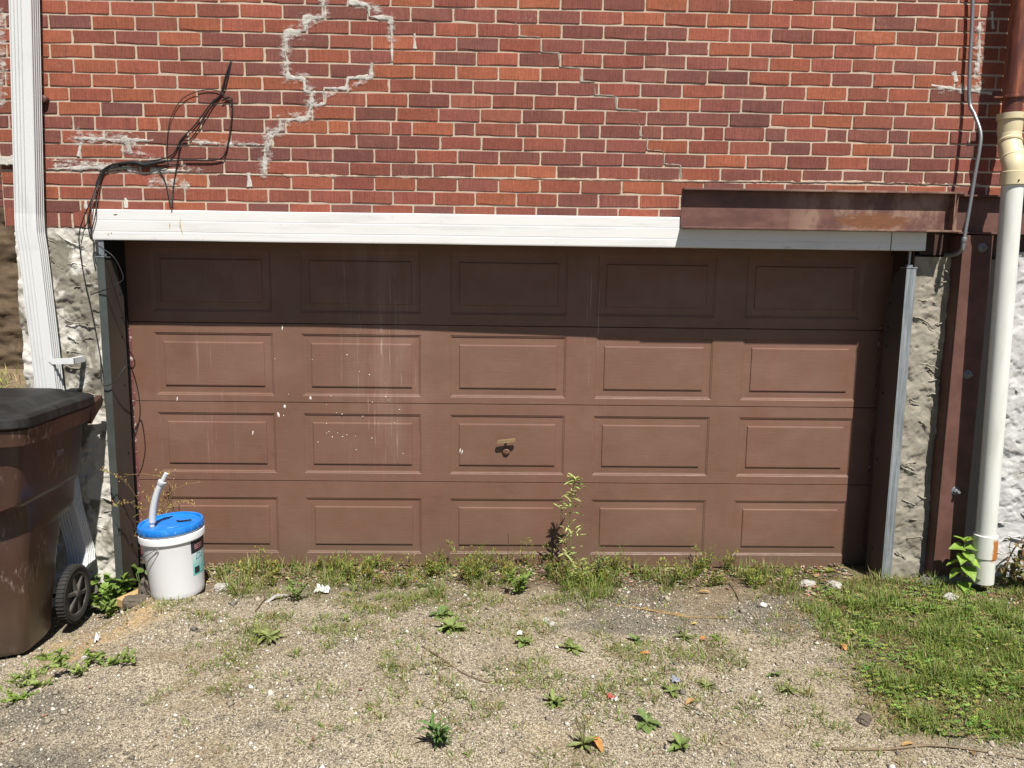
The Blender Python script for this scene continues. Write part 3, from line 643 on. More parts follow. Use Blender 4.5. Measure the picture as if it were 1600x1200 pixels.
# ------------------------------------------------------------------ galvanised jamb channels
def track(x0, x1, label, inner, front_mat, side_mat):
    YF = -.05; t = thing('steel_jamb', ((x0+x1)/2, YF, 0), label, 'steel channel'); t.location = (0,0,0)
    b = MB(); zt = 1.632; zb = -.09
    b.box((x0, YF, zb), (x1, YF+.0025, zt)); b.build('front_flange', front_mat, t)
    b = MB(); xi = x1 if inner > 0 else x0; s_ = .0025*inner     # side web with a clipped top corner
    pf = [(YF+.0025, zb), (.125, zb), (.125, 1.44), (.06, zt-.03), (.0, zt), (YF+.0025, zt)]
    vs = [(xi, y, z) for y, z in pf]+[(xi-s_, y, z) for y, z in pf]; nn = len(pf)
    fs = [tuple(range(nn)), tuple(range(nn, 2*nn))[::-1]]+[(i, (i+1) % nn, nn+(i+1) % nn, nn+i) for i in range(nn)]
    b.add(vs, fs); b.build('side_web', side_mat, t, fix=True)
    b = MB(); xo = x0 if inner > 0 else x1-.0025; b.box((xo, YF+.0025, zb), (xo+.0025, .06, zt)); b.build('outer_web', side_mat, t)
    b = MB(); b.box((x0-.003, YF-.003, zt), (x1+.003, .01, zt+.005)); b.build('top_cap', M['galv'], t)
    b = MB(); b.tube([((x0+x1)/2, -.022, zt), ((x0+x1)/2, -.022, 1.716)], .006, 10)
    b.box(((x0+x1)/2-.013, -.035, zt+.005), ((x0+x1)/2+.013, -.009, zt+.018), .002); b.build('threaded_rod', M['galv'], t, smooth=40)
    for z in (1.45, 1.33, 1.23, .98, .62, .13):
        b = MB(); mx = Matrix.Translation((xi+inner*.0006, .09-.02*(z < .2)-.008*rnd.random(), z)) @ Matrix.Rotation(R(90), 4, 'Y'); b.lathe([(.0001, 0), (.0075, 0)], 12, mx)
        b.build('bolt_hole', M['dark'], t)
    return t
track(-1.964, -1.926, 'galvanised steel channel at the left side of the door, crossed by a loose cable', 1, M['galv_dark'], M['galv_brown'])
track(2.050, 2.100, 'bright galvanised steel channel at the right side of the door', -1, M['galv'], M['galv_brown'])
b = MB(); b.box((-1.955, -.040, 1.64), (-1.930, -.037, 1.716)); tag(b.build('bracket', M['galv']), 'small galvanised strap hanging from the left end of the white board', 'bracket')

# ------------------------------------------------------------------ white fascia board
fb = thing('fascia_board', (.07, -.08, 1.717), 'long white vinyl clad board over the garage door', 'board'); fb.location = (0,0,0)
b = MB(); X0, X1 = -1.974, 2.123; prof = [(q+.033, z+.001) for q, z in [(-.0800,1.7165),(-.0812,1.722),(-.0812,1.752),(-.0803,1.7545),(-.0803,1.7575),(-.0810,1.76),(-.0810,1.806),(-.0803,1.8085),(-.0803,1.8115),(-.0808,1.814),(-.0804,1.857),(-.0785,1.8625),(-.055,1.8635),(-.037,1.8625),(-.037,1.7165)]]
n = 60; rings = []
for i in range(n+1):
    x = X0+(X1-X0)*i/n; wv = .0022*fr((x*1.6, 5, 0), 3); wz = .0018*fr((x*1.1, 8, 0), 3)
    rings.append([Vector((x+(.02*(z-1.79) if i in (0,) else 0), y+(wv-.026*sstep(-1.0, 1.1, x))*(y < -.03), z+wz)) for y, z in prof])
b.loft(rings); b.build('cladding', M['white'], fb, fix=True)
b = MB(); b.box((1.947, -.0765, 1.7175), (1.9495, -.073, 1.861)); b.build('seam', M['steel'], fb)
b = MB()
for x, z, a, L in ((-1.55,1.80,.1,.05),(-1.545,1.775,-.2,.06),(-1.60,1.79,.05,.03),(-1.86,1.84,1.5,.02),(-.36+.75,1.80,.2,.05),(-1.90,1.745,.3,.012),(-1.885,1.75,.4,.01)):
    b.tube([(x+math.sin(a)*L*(q-.5), -.0495, z+math.cos(a)*L*(q-.5)) for q in (0,.5,1)], [.0006,.0022,.0006], 5)
tag(b.build('scuff_mark', M['wood'], fb), kind='stuff')

# ------------------------------------------------------------------ steel beam and post
bm_ = thing('steel_beam', (1.5, -.15, 1.8), 'rusty brown steel I beam lying over the right end of the white board', 'steel beam'); bm_.location = (0,0,0)
X0, X1 = .895, 2.262
def isec(x0, x1, yf, yw, zt, zb, tf=.0095):
    b1 = MB(); b1.box((x0, yf, zt-tf), (x1, yw+.0075, zt), .0015); b2 = MB(); b2.box((x0, yf, zb), (x1, yw+.0075, zb+tf), .0015); b3 = MB(); b3.box((x0+.001, yw, zb+tf), (x1-.001, yw+.007, zt-tf)); return b1, b2, b3
a1, a2, a3 = isec(X0, X1, -.132, -.084, 1.998, 1.806)
a1.build('top_flange', M['steel'], bm_); a2.build('bottom_flange', M['steel'], bm_); a3.build('web', M['steel'], bm_)
b = MB(); b.box((X1-.046, -.130, 1.816), (X1-.040, -.0845, 1.988)); b.build('stiffener', M['steel'], bm_)
b2_ = thing('steel_beam', (2.7, -.12, 1.8), 'dark end of brown steel beam running behind the white drain pipe', 'steel beam'); b2_.location = (0,0,0)
a1, a2, a3 = isec(2.285, 3.3, -.070, -.025, 1.993, 1.803)
for q, nm in ((a1,'top_flange'),(a2,'bottom_flange'),(a3,'web')): q.build(nm, M['post'], b2_)
pt = thing('steel_post', (2.4, -.1, 0), 'brown steel post with three bolts standing in front of the wall behind the drain pipe', 'steel post'); pt.location = (0,0,0)
PX0, PX1 = 2.303, 2.452
b = MB(); b.box((PX0, -.085, .0), (PX1, -.075, 1.795), .0015); b.build('front_flange', M['post'], pt)
b = MB(); b.box(((PX0+PX1)/2-.004, -.0745, .0), ((PX0+PX1)/2+.004, -.009, 1.795)); b.build('web', M['post'], pt)
b = MB(); b.box((PX0, -.0085, .0), (PX1, .05, 1.795)); b.build('rear_flange', M['post'], pt)
b = MB(); b.box((PX0-.0006, -.0744, .0), (PX0+.0035, -.0090, 1.795)); b.build('side_plate', M['post'], pt)
for p in ((2.401,-0.085,1.736), (2.388,-0.085,1.103), (2.382,-0.085,0.4957)):
    p = Vector(p); p.x = max(p.x, PX0+.03); b = MB(); mx = Matrix.Translation(p) @ Matrix.Rotation(R(90), 4, 'X')
    b.lathe([(.0001, .0012), (.021, .0012), (.022, 0)], 20, mx); b.lathe([(.0001,.014), (.0125,.014), (.0145,.012), (.0145,.001)], 6, mx); b.lathe([(.0001,.034),(.0065,.034),(.0075,.032),(.0075,.012)], 10, mx)
    b.build('bolt', M['galv'], pt, smooth=30)
b = MB(); b.box((2.453, .004, -.15), (2.598, .3, 1.70), .003); tag(b.build('tarred_strip', M['tar']), 'blackened wall strip in the gap between the brown steel post and the white drain pipe', 'wall')  # strip coloured as the shade between post and drain pipe
# stone under the post
def rock(name, loc, sx, sy, sz, mat, label, cat, seed, group=None, rz=0):
    bm = bmesh.new(); bmesh.ops.create_icosphere(bm, subdivisions=4, radius=1)
    for v in bm.verts:
        d = 1+.30*fr((v.co.x*1.1+seed, v.co.y*1.1, v.co.z*1.1), 3)+.16*fr((v.co.x*3.5, v.co.y*3.5+seed, v.co.z*3.5), 4)
        q = Vector((math.copysign(abs(v.co.x)**.7, v.co.x), math.copysign(abs(v.co.y)**.7, v.co.y), math.copysign(abs(v.co.z)**.7, v.co.z)))*d
        v.co = (q.x*sx, q.y*sy, q.z*sz)
    me = bpy.data.meshes.new(name); bm.to_mesh(me); bm.free(); me.materials.append(mat); me.polygons.foreach_set('use_smooth', [True]*len(me.polygons)); me.set_sharp_from_angle(angle=R(35))
    o = link(bpy.data.objects.new(name, me)); o.location = loc; o.rotation_euler = (0, 0, rz); return tag(o, label, cat, group)
rock('stone', (2.37, -.12, .005), .15, .06, .035, M['slab'], 'flat grey stone under the foot of the brown steel post', 'stone', 4)

# ------------------------------------------------------------------ pipes on the right
def pipe_path(pts, r, n=16): b = MB(); b.tube(pts, r, n); return b
cd = thing('conduit', (2.3, -.03, 1.7), 'thin grey metal conduit bending out over the end of the steel beam', 'conduit'); cd.location = (0,0,0)
cp = catmull([(2.257,-0.03,3.112), (2.279,-0.03,2.823), (2.288,-0.032,2.586), (2.301,-0.035,2.436), (2.311,-0.07,2.369), (2.323,-0.11,2.278), (2.317,-0.122,2.195), (2.308,-0.122,2.09), (2.294,-0.122,1.908), (2.282,-0.122,1.77)], 8)
b = MB(); b.tube(cp, .0085, 12); b.build('tube', M['emt'], cd, smooth=True)
e0 = cp[-1]; b = MB(); b.tube([e0+Vector((.002,0,.012)), e0+Vector((.0015,0,.008)), e0+Vector((0,0,-.012)), e0+Vector((0,0,-.016))], [.0125,.014,.014,.011], 12)
b.tube([e0+Vector((0,0,-.014)), e0+Vector((-.002,.0,-.045)), e0+Vector((-.004,.025,-.062)), e0+Vector((-.010,.06,-.070)), e0+Vector((-.016,.115,-.072))], .0115, 12); b.build('coupling', M['emt'], cd, smooth=45)
dp = thing('drain_pipe', (2.55, -.2, 0), 'white plastic drain pipe with yellowed offset coupling and rust stain near its foot', 'drain pipe'); dp.location = (0,0,0)
top = Vector((2.438,-0.21,2.022)); bot = Vector((2.48,-0.21,0.2955))
b = MB(); b.tube([top+Vector((0,0,.02)), bot], .0465, 28); b.build('pipe', M['pvc'], dp, smooth=50)
d = (bot-top).normalized()
b = MB(); b.tube([bot-d*.012, bot-d*.010, bot+d*.105, bot+d*.11], [.050,.0555,.0565,.05], 28); b.tube([bot+d*.10, bot+d*.24], .052, 24); b.build('foot_coupling', M['pvc'], dp, smooth=40)
# yellowed couplings: lower socket, offset bend, upper socket
u0 = top+Vector((.001,0,.0)); A = [u0+Vector((0,0,.0)), u0+Vector((0,0,.062)), u0+Vector((.008,.03,.13)), u0+Vector((.016,.075,.20)), u0+Vector((.018,.09,.27)), u0+Vector((.018,.09,.345))]
b = MB(); b.tube([A[0], A[0]+Vector((0,0,.002)), A[1], A[1]+Vector((0,0,.003))], [.047,.056,.056,.05], 28)
b.tube(catmull([A[1]-Vector((0,0,.01)), A[1]+Vector((.001,.004,.03)), A[2], A[3], A[3]+Vector((.002,.012,.05))], 6), .0505, 28)
for q, dz in ((A[2], .0), (A[3], .012)): b.tube([q+Vector((-.001,-.004,dz-.008)), q+Vector((0,0,dz)), q+Vector((.001,.004,dz+.008))], [.050,.0535,.050], 28)
b.tube([A[4]-Vector((0,0,.02)), A[4], A[5]-Vector((0,0,.03)), A[5]-Vector((0,0,.028)), A[5], A[5]+Vector((0,0,.001))], [.051,.053,.053,.060,.061,.05], 28)
b.build('offset_coupling', M['pvc_old'], dp, smooth=40)
b = MB()
for q in (A[0]+Vector((-.01,-.0565,.018)), A[5]+Vector((.03,-.054,-.015))):
    b.lathe([(.0001,.003),(.0035,.003),(.004,0)], 10, Matrix.Translation(q) @ Matrix.Rotation(R(90), 4, 'X'))
tag(b.build('screw', M['dark'], dp), kind='stuff')
rp = thing('rust_pipe', (2.65, -.14, 2.3), 'rust brown pipe entering the top of the yellowed coupling at the right edge', 'pipe'); rp.location = (0,0,0)
r0 = A[5]+Vector((.004,.002,0)); b = MB(); b.tube([r0-Vector((0,0,.03)), r0+Vector((0,0,.075))], .044, 24); b.tube([r0+Vector((.002,0,.07)), r0+Vector((.002,0,.9))], .052, 24); b.build('pipe', M['rustpipe'], rp, smooth=50)
b = MB(); b.tube([r0+Vector((.002,0,.068)), r0+Vector((.002,0,.07)), r0+Vector((.002,0,.080)), r0+Vector((.002,0,.082))], [.053,.057,.057,.053], 24); b.box(tuple(r0+Vector((-.095,-.006,.072))), tuple(r0+Vector((-.05,.006,.079))), .001); b.build('band_clamp', M['rustpipe'], rp, smooth=40)

# ------------------------------------------------------------------ white downspout on the left
ds = thing('downspout', (-2.2, -.1, .1), 'white ribbed metal downspout running down the left side of the wall behind the trash cart', 'downspout'); ds.location = (0,0,0)
def corr(hw, hd):   # corrugated rectangle, x then y; ribs on the front and the right
    pts = []; n = 7
    def edge(a, c, nrm, cnt):
        for i in range(cnt):
            t0 = i/cnt
            for tt, dd in ((.0, 0), (.28, 0), (.42, -.0065), (.72, -.0065), (.86, 0)):
                t = t0+tt/cnt; pts.append((a[0]+(c[0]-a[0])*t+nrm[0]*dd, a[1]+(c[1]-a[1])*t+nrm[1]*dd))
    edge((-hw,-hd),(hw*.28,-hd),(0,-1),4); pts.append((hw*.3,-hd)); pts.append((hw*.92,-hd)); pts.append((hw,-hd*.9))
    edge((hw,-hd*.86),(hw,hd),(1,0),4); edge((hw,hd),(-hw,hd),(0,1),2); edge((-hw,hd),(-hw,-hd),(-1,0),3); return pts
CS = corr(.050, .036)
def dsp(pts):
    b = MB(); P = [Vector(p) for p in pts]; b.loft([[p+Vector((x, y, 0)) for x, y in CS] for p in P]); return b
D0 = Vector((-2.2,-0.075,3.031)); D1 = Vector((-2.258,-0.075,1.831)); D2 = Vector((-2.25,-0.078,1.658)); D3 = Vector((-2.215,-0.085,1.007)); D4 = Vector((-2.164,-0.075,0.3819)); D5 = Vector((-2.125,-.062,.14))
dsp([D0, D1]).build('pipe', M['spout'], ds, smooth=28, fix=True)
dsp([D1-Vector((0,.001,0)), D1+(D2-D1)*.45+Vector((-.002,-.006,0)), D2]).build('elbow', M['spout'], ds, smooth=28, fix=True)
dsp([D2, D3, D4, D5]).build('pipe', M['spout'], ds, smooth=28, fix=True)
dsp([D5, D5+Vector((.01,-.02,-.05)), D5+Vector((-.01,-.09,-.10))]).build('shoe', M['spout'], ds, smooth=28, fix=True)
s0 = Vector((-2.128,-0.13,1.125)); b = MB(); pr_ = [(-.060,.0),(-.045,.013),(.058,.017),(.058,-.013),(-.045,-.015)]
vs = [s0+Vector((x, .012 if x < .02 else .02, z)) for x, z in pr_]+[s0+Vector((x, .006 if x < .02 else .012, z)) for x, z in pr_]
b.add(vs, [(0,1,2,3,4)[::-1], (5,6,7,8,9)]+[(i, (i+1) % 5, 5+(i+1) % 5, 5+i) for i in range(5)]); b.box(tuple(s0+Vector((.035,.012,-.012))), tuple(s0+Vector((.058,.12,.016)))); b.build('strap', M['spout'], ds, fix=True)

# ------------------------------------------------------------------ loose cables
def cable(pts, r, label, sub=7):
    b = MB(); b.tube(catmull(pts, sub), r, 7); return tag(b.build('cable', M['rubber'], smooth=True), label, 'cable', 'loose black cables on the brick wall')
cable([(-1.29,-0.002,2.575),(-1.318,-0.008,2.499),(-1.346,-0.008,2.416),(-1.387,-0.008,2.379),(-1.475,-0.008,2.271),(-1.543,-0.008,2.203),(-1.593,-0.008,2.127),(-1.712,-0.008,2.098),(-1.82,-0.008,2.093),(-1.899,-0.008,2.065),(-1.944,-0.018,1.993),(-1.961,-0.078,1.874),(-1.976,-0.083,1.789),(-1.968,-0.083,1.716)], .0032, 'black cable running from the upper brick down past the left end of the white board')
cable([(-1.287,-0.002,2.575),(-1.326,-0.01,2.439),(-1.381,-0.01,2.373),(-1.489,-0.01,2.213),(-1.54,-0.01,2.191),(-1.566,-0.01,2.091),(-1.594,-0.01,1.953),(-1.583,-0.06,1.872)], .0030, 'black cable hanging in a narrow point down to the top of the white board')
cable([(-1.337,-0.012,2.388),(-1.302,-0.012,2.404),(-1.288,-0.012,2.38),(-1.298,-0.012,2.276),(-1.331,-0.012,2.14),(-1.385,-0.012,2.109),(-1.524,-0.012,2.106),(-1.679,-0.012,2.095),(-1.803,-0.012,2.09),(-1.909,-0.012,2.064),(-1.967,-0.022,1.946),(-1.978,-0.062,1.836),(-1.973,-0.062,1.717)], .0036, 'thick black cable looping right around the bundle then along the mortar joint')
cable([(-1.289,-0.01,2.375),(-1.342,-0.01,2.427),(-1.403,-0.01,2.438),(-1.48,-0.01,2.419),(-1.543,-0.01,2.376),(-1.593,-0.01,2.286),(-1.612,-0.01,2.166),(-1.613,-0.01,2.081),(-1.65,-0.01,2.068),(-1.668,-0.01,2.086)], .0020, 'thin cable making a wide open loop on the brick')
cable([(-1.68,-0.01,2.092),(-1.651,-0.01,2.05),(-1.623,-0.01,1.984),(-1.583,-0.06,1.872)], .0028, 'short black cable dropping from the bundle onto the white board')
cable([(-1.788,-0.012,2.087),(-1.912,-0.012,2.064),(-1.956,-0.012,2.003),(-1.966,-0.012,1.948),(-1.946,-0.062,1.852),(-1.978,-0.057,1.724),(-1.921,-0.072,1.675),(-1.868,-0.072,1.632),(-1.839,-0.062,1.562),(-1.839,-0.062,1.521),(-1.901,-0.072,1.483),(-2.009,-0.042,1.447)], .0028, 'cable crossing in front of the left galvanised channel in a loop')
cable([(-1.803,-0.012,2.084),(-1.929,-0.012,2.039),(-1.967,-0.022,1.946),(-2.049,-0.022,1.768),(-2.054,-0.022,1.637),(-2.04,-0.022,1.512),(-2.024,-0.022,1.418),(-2.002,-0.022,1.259),(-1.978,-0.042,1.133),(-1.963,-0.067,1.007),(-1.902,-0.062,1.02),(-1.862,-0.002,1.097),(-1.863,0.078,0.988),(-1.851,0.078,0.8536),(-1.87,0.078,0.7517),(-1.9,0.078,0.6832)], .0028, 'long black cable trailing down the parged wall to the edge of the door')
b = MB(); b.tube(catmull([(-1.848,-0.016,2.083),(-1.77,-0.016,2.09),(-1.724,-0.016,2.079),(-1.678,-0.016,2.088),(-1.609,-0.016,2.102)], 5), [.004+.008*math.sin(math.pi*i/20) for i in range(21)], 9); tag(b.build('cable_tape', M['rubber'], smooth=True), 'black taped splice thickening the cable bundle', 'tape')

# ------------------------------------------------------------------ trash cart
BX, BY, BZ = -2.255, -.445, -.135
ct = thing('trash_cart', (BX, BY, BZ), 'large brown wheeled trash cart with black lid at the left edge', 'trash cart', rz=R(3))
def rrect(x0, x1, y0, y1, r, z, n=6, fb_=0, sag=0):
    pts = []
    for cx, cy, a in ((x1-r, y0+r, -90), (x1-r, y1-r, 0), (x0+r, y1-r, 90), (x0+r, y0+r, 180)):
        for i in range(n+1):
            t = R(a+90*i/n); pts.append(Vector((cx+r*math.cos(t), cy+r*math.sin(t), z)))
        if a == 180:
            for i in range(1, 9):
                t = i/9; pts.append(Vector((x0+r+(x1-x0-2*r)*t, y0-fb_*math.sin(math.pi*t), z)))
    for p in pts:
        if p.y < y0+.12: p.z -= sag*(1-(p.x/x1)**2)*sstep(y0+.12, y0+.02, p.y)
    return pts
sect = []   # z, half width, front y, rear y
for z, hw, yf, yr in ((.0,.150,-.195,.035),(.03,.165,-.208,.05),(.20,.180,-.222,.065),(.40,.200,-.236,.085),(.50,.212,-.244,.10),(.545,.214,-.234,.105),(.560,.216,-.233,.19),(.60,.219,-.232,.235),(.690,.224,-.232,.245),(.700,.226,-.236,.246),(.708,.238,-.300,.247),(.730,.246,-.328,.250),(.80,.252,-.328,.253),(.90,.262,-.330,.258),(.975,.268,-.332,.262),(1.0,.270,-.334,.263)):
    sect.append(rrect(-hw, hw, yf, yr, .05, z, fb_=.035, sag=.06 if .68 < z < .75 else 0))
b = MB(); b.loft(sect); body = b.build('body', M['cart'], ct, smooth=38, fix=True)
rings = []
for z, o_ in ((.983,.006),(.981,.034),(.986,.042),(1.050,.048),(1.056,.044),(1.056,.02)): rings.append(rrect(-.27-o_, .27+o_, -.335-o_*1.2, .262+o_*.4, .06+o_*.5, z, fb_=.035))
b = MB(); b.loft(rings, False, False); b.build('rim', M['cart'], ct, smooth=38, fix=True)
b = MB(); b.tube([(-.30,.335,1.062),(.315,.335,1.062)], .0165, 12)
for s_ in (-1, 1): b.loft([[Vector((s_*.30+dx, y, z+dz)) for dx, dz in ((-.012,-.034+.02*t),(.014,-.034+.02*t),(.014,.026),(-.012,.026))] for y, z, t in ((.22,1.027,-1.2),(.29,1.045,0),(.345,1.062,.7))])
b.build('handle', M['cart'], ct, smooth=40, fix=True)
lid = []
for z, o_, fb_ in ((1.020,.030,.03),(1.022,.052,.035),(1.030,.058,.035),(1.062,.054,.035),(1.074,.040,.034),(1.078,.012,.03),(1.070,-.012,.028),(1.072,-.035,.026),(1.100,-.085,.02),(1.106,-.12,.01)):
    lid.append(rrect(-.27-o_, .27+o_, -.335-o_*1.25, .262+o_*.5+.015, max(.02, .06+o_*.5), z+.036, fb_=fb_))
b = MB(); b.loft(lid); ld = b.build('lid', M['cartlid'], ct, smooth=40, fix=True)
b = MB(); b.loft([[Vector((x, y, z)) for y, z in ((-.43,1.100),(-.438,1.121),(-.405,1.134),(-.345,1.124),(-.335,1.104))] for x in (-.14,-.12,.10,.135)]); b.build('lid_grip', M['cartlid'], ld, smooth=40, fix=True)
for xa in (.17, -.225):
    b = MB(); b.box((xa,.285,1.102), (xa+.055,.335,1.126), .006); b.build('hinge', M['cartlid'], ld)
for xa in (.155, -.163):
    b = MB(); b.box((xa,-.375,.80), (xa+.008,-.325,.95), .002); b.build('front_rib', M['cart'], ct)
b = MB(); b.tube([(-.235,.155,.125),(.235,.155,.125)], .010, 10); b.build('axle', M['tyre'], ct)
def wheel(x, s_):
    mx = Matrix.Translation((x, .155, .135)) @ Matrix.Rotation(R(90*s_), 4, 'Y') @ Matrix.Diagonal((.91, .91, .72, 1))
    b = MB(); b.lathe([(.118,-.028),(.140,-.030),(.151,-.022),(.153,0),(.151,.022),(.140,.030),(.122,.027),(.118,.018)], 48, mx)
    for i in range(44):
        a = 2*math.pi*i/44; m2 = mx @ Matrix.Rotation(a, 4, 'Z')
        q = [(.149,-.004,-.026),(.149,.004,-.026),(.149,.004,.026),(.149,-.004,.026),(.1565,-.003,-.022),(.1565,.003,-.022),(.1565,.003,.022),(.1565,-.003,.022)]
        b.add([m2 @ Vector(v) for v in q], [(0,1,2,3),(7,6,5,4),(0,4,5,1),(1,5,6,2),(2,6,7,3),(3,7,4,0)])
    wh = b.build('wheel', M['tyre'], ct, smooth=35, fix=True)
    b = MB(); b.lathe([(.104,.014),(.106,.024),(.120,.026),(.122,.014)], 40, mx); b.lathe([(.0001,.038),(.018,.037),(.024,.030),(.026,.01)], 20, mx); b.lathe([(.0001,.006),(.112,.006)], 32, mx); b.build('rim', M['hub'], wh, smooth=35)
    for i in range(6):
        m2 = mx @ Matrix.Rotation(2*math.pi*i/6+.26, 4, 'Z'); b = MB()
        q = [(.02,-.013,.008),(.02,.013,.008),(.108,.016,.008),(.108,-.016,.008),(.02,-.007,.030),(.02,.007,.030),(.108,.009,.021),(.108,-.009,.021)]
        b.add([m2 @ Vector(v) for v in q], [(0,3,2,1),(4,5,6,7),(0,1,5,4),(1,2,6,5),(2,3,7,6),(3,0,4,7)]); b.build('spoke', M['hub'], wh, fix=True)
wheel(.208, 1); wheel(-.208, -1)
def text_mesh(txt, size, name):
    cu = bpy.data.curves.new(name, 'FONT'); cu.body = txt; cu.size = size; cu.resolution_u = 3
    o = bpy.data.objects.new(name, cu); COL.objects.link(o); dg = bpy.context.evaluated_depsgraph_get(); dg.update()
    me = bpy.data.meshes.new_from_object(o.evaluated_get(dg)); vs = [v.co.copy() for v in me.vertices]; fs = [tuple(p.vertices) for p in me.polygons]
    bpy.data.objects.remove(o); bpy.data.meshes.remove(me); return vs, fs
vs, fs = text_mesh('72X79', .038, 'number'); b = MB()
for v in vs:
    v.x *= .62
b.add([Vector((.2525+.10*(.06+v.y)+.0022, -.02+v.x, .860+v.y*1.05)) for v in vs], fs)
b.build('painted_number', M['ink'], ct)

# ------------------------------------------------------------------ bucket
bl = Vector((-1.578, -.205, 0)); bl.z = gz(bl.x, bl.y)+.010
bk = thing('bucket', bl, 'white plastic bucket with bright blue lid and a flexible pour spout', 'bucket'); bk.scale = (.94, .94, .955); bk.rotation_euler = (R(1), R(-3.0), R(0))
b = MB(); b.lathe([(.0001,.012),(.118,.012),(.122,.0),(.128,.0),(.131,.008),(.1335,.03),(.150,.30),(.1505,.302),(.1505,.352),(.146,.354),(.14,.354)], 64); body = b.build('body', M['bucket'], bk, smooth=35)
b = MB(); b.lathe([(.1515,.296),(.1565,.298),(.1615,.302),(.1625,.328),(.161,.334),(.1515,.336)], 64); b.build('collar', M['bucket'], bk, smooth=35)
b = MB(); b.lathe([(.1505,.346),(.158,.347),(.1605,.352),(.1610,.374),(.158,.381),(.151,.3825),(.146,.380),(.1445,.372),(.140,.369),(.080,.369),(.078,.371),(.0001,.371)], 64); lid_ = b.build('lid', M['blue'], bk, smooth=35)
b = MB()
for i in range(24):
    a = 2*math.pi*i/24; m2 = Matrix.Rotation(a, 4, 'Z'); q = [(.1605,-.004,.350),(.1605,.004,.350),(.1605,.004,.366),(.1605,-.004,.366),(.1625,-.003,.352),(.1625,.003,.352),(.1625,.003,.364),(.1625,-.003,.364)]
    b.add([m2 @ Vector(v) for v in q], [(0,1,5,4),(1,2,6,5),(2,3,7,6),(3,0,4,7),(4,5,6,7)])
tag(b.build('tear_tab', M['blue'], lid_), kind='stuff')
b = MB(); b.tube(catmull([(.02,.03,.372),(.035,.012,.376),(.05,.005,.377),(.10,.02,.377)], 4), .004, 6); b.build('lid_cap', M['dark'], lid_)
S0 = Vector((-.075,-.05,.372)); ax = catmull([S0, S0+Vector((.008,.0,.06)), S0+Vector((.023,.0,.12)), S0+Vector((.046,.0,.18)), S0+Vector((.072,.0,.225))], 14); rr = []
for i, p in enumerate(ax):
    t = i/(len(ax)-1); rr.append((.0178-.0025*t)*(1+.055*(1 if i % 2 else -1)) if .10 < t < .93 else (.0125 if t <= .10 else .0185))
b = MB(); b.tube(ax, rr, 18); sp = b.build('spout', M['clearhose'], bk, smooth=60)
tip = ax[-1]; dr = (ax[-1]-ax[-4]).normalized(); b = MB(); b.tube([tip-dr*.004, tip, tip+dr*.012, tip+dr*.013, tip+dr*.060, tip+dr*.0605], [.019,.0205,.0205,.0115,.0105,.007], 16); b.build('nozzle', M['clearhose'], sp, smooth=40)
def cyl(a, z, e=0): r_ = .1335+(z-.03)/.27*.0165+e; return Vector((r_*math.cos(a), r_*math.sin(a), z))
a0 = R(-137); hz = .225
b = MB(); b.lathe([(.0001,.012),(.006,.012),(.010,.008),(.013,0)], 14, Matrix.Translation(cyl(R(190), .205)) @ Matrix.Rotation(R(190), 4, 'Z') @ Matrix.Rotation(R(90), 4, 'Y')); b.build('handle_ear', M['bucket'], bk, smooth=40)
b = MB(); b.tube(catmull([cyl(R(190), .205, .012), cyl(R(210), .215, .014), cyl(R(232), .236, .014), cyl(R(250), .266, .013), cyl(R(268), .292, .012)], 6), .0020, 6)
b.tube(catmull([cyl(R(190), .200, .012), cyl(R(212), .198, .018), cyl(R(236), .214, .020), cyl(R(254), .246, .018), cyl(R(268), .288, .014)], 6), .0020, 6); b.build('wire_handle', M['wire'], bk, smooth=True)
def patch(name, a0, a1, z0, z1, e, mat, parent=None):
    b = MB(); n = 10
    for j in range(5):
        for i in range(n+1): b.v.append(cyl(R(a0+(a1-a0)*i/n), z0+(z1-z0)*j/4, e))
    b.c = [(1,1,1)]*len(b.v); b.f = [(j*(n+1)+i, j*(n+1)+i+1, (j+1)*(n+1)+i+1, (j+1)*(n+1)+i) for j in range(4) for i in range(n)]
    return b.build(name, mat, parent, smooth=True)
lb = patch('label', -31, 42, .105, .288, .0006, M['label_teal'], bk)
patch('black_band', -33, 42, .226, .290, .0012, M['label_black'], lb); patch('pictogram', -27, -13, .115, .150, .0012, M['label_black'], lb)
def curved_text(txt, size, ang, z, e, mat, name, sk=0, sx=1):
    vs, fs = text_mesh(txt, size, name); b = MB(); b.add([cyl(R(ang)+(v.x*sx+v.y*sk)/.145, z+v.y, e) for v in vs], fs); b.build(name, mat, lb)
curved_text('BEST', .036, -25, .245, .0018, M['label_pink'], 'lettering', 0, .8); curved_text('DE', .050, -24, .188, .0014, M['label_cyan'], 'lettering', .25)
b = MB()
for i in range(5): 
    for (x0, x1, z) in ((-9, 12-i*2, .148-i*.008),): b.v += [cyl(R(x0), z, .0012), cyl(R(x1), z, .0012), cyl(R(x1), z+.004, .0012), cyl(R(x0), z+.004, .0012)]; b.f.append(tuple(range(4*i, 4*i+4)))
b.c = [(1,1,1)]*len(b.v); b.build('small_print', M['bone'], lb)

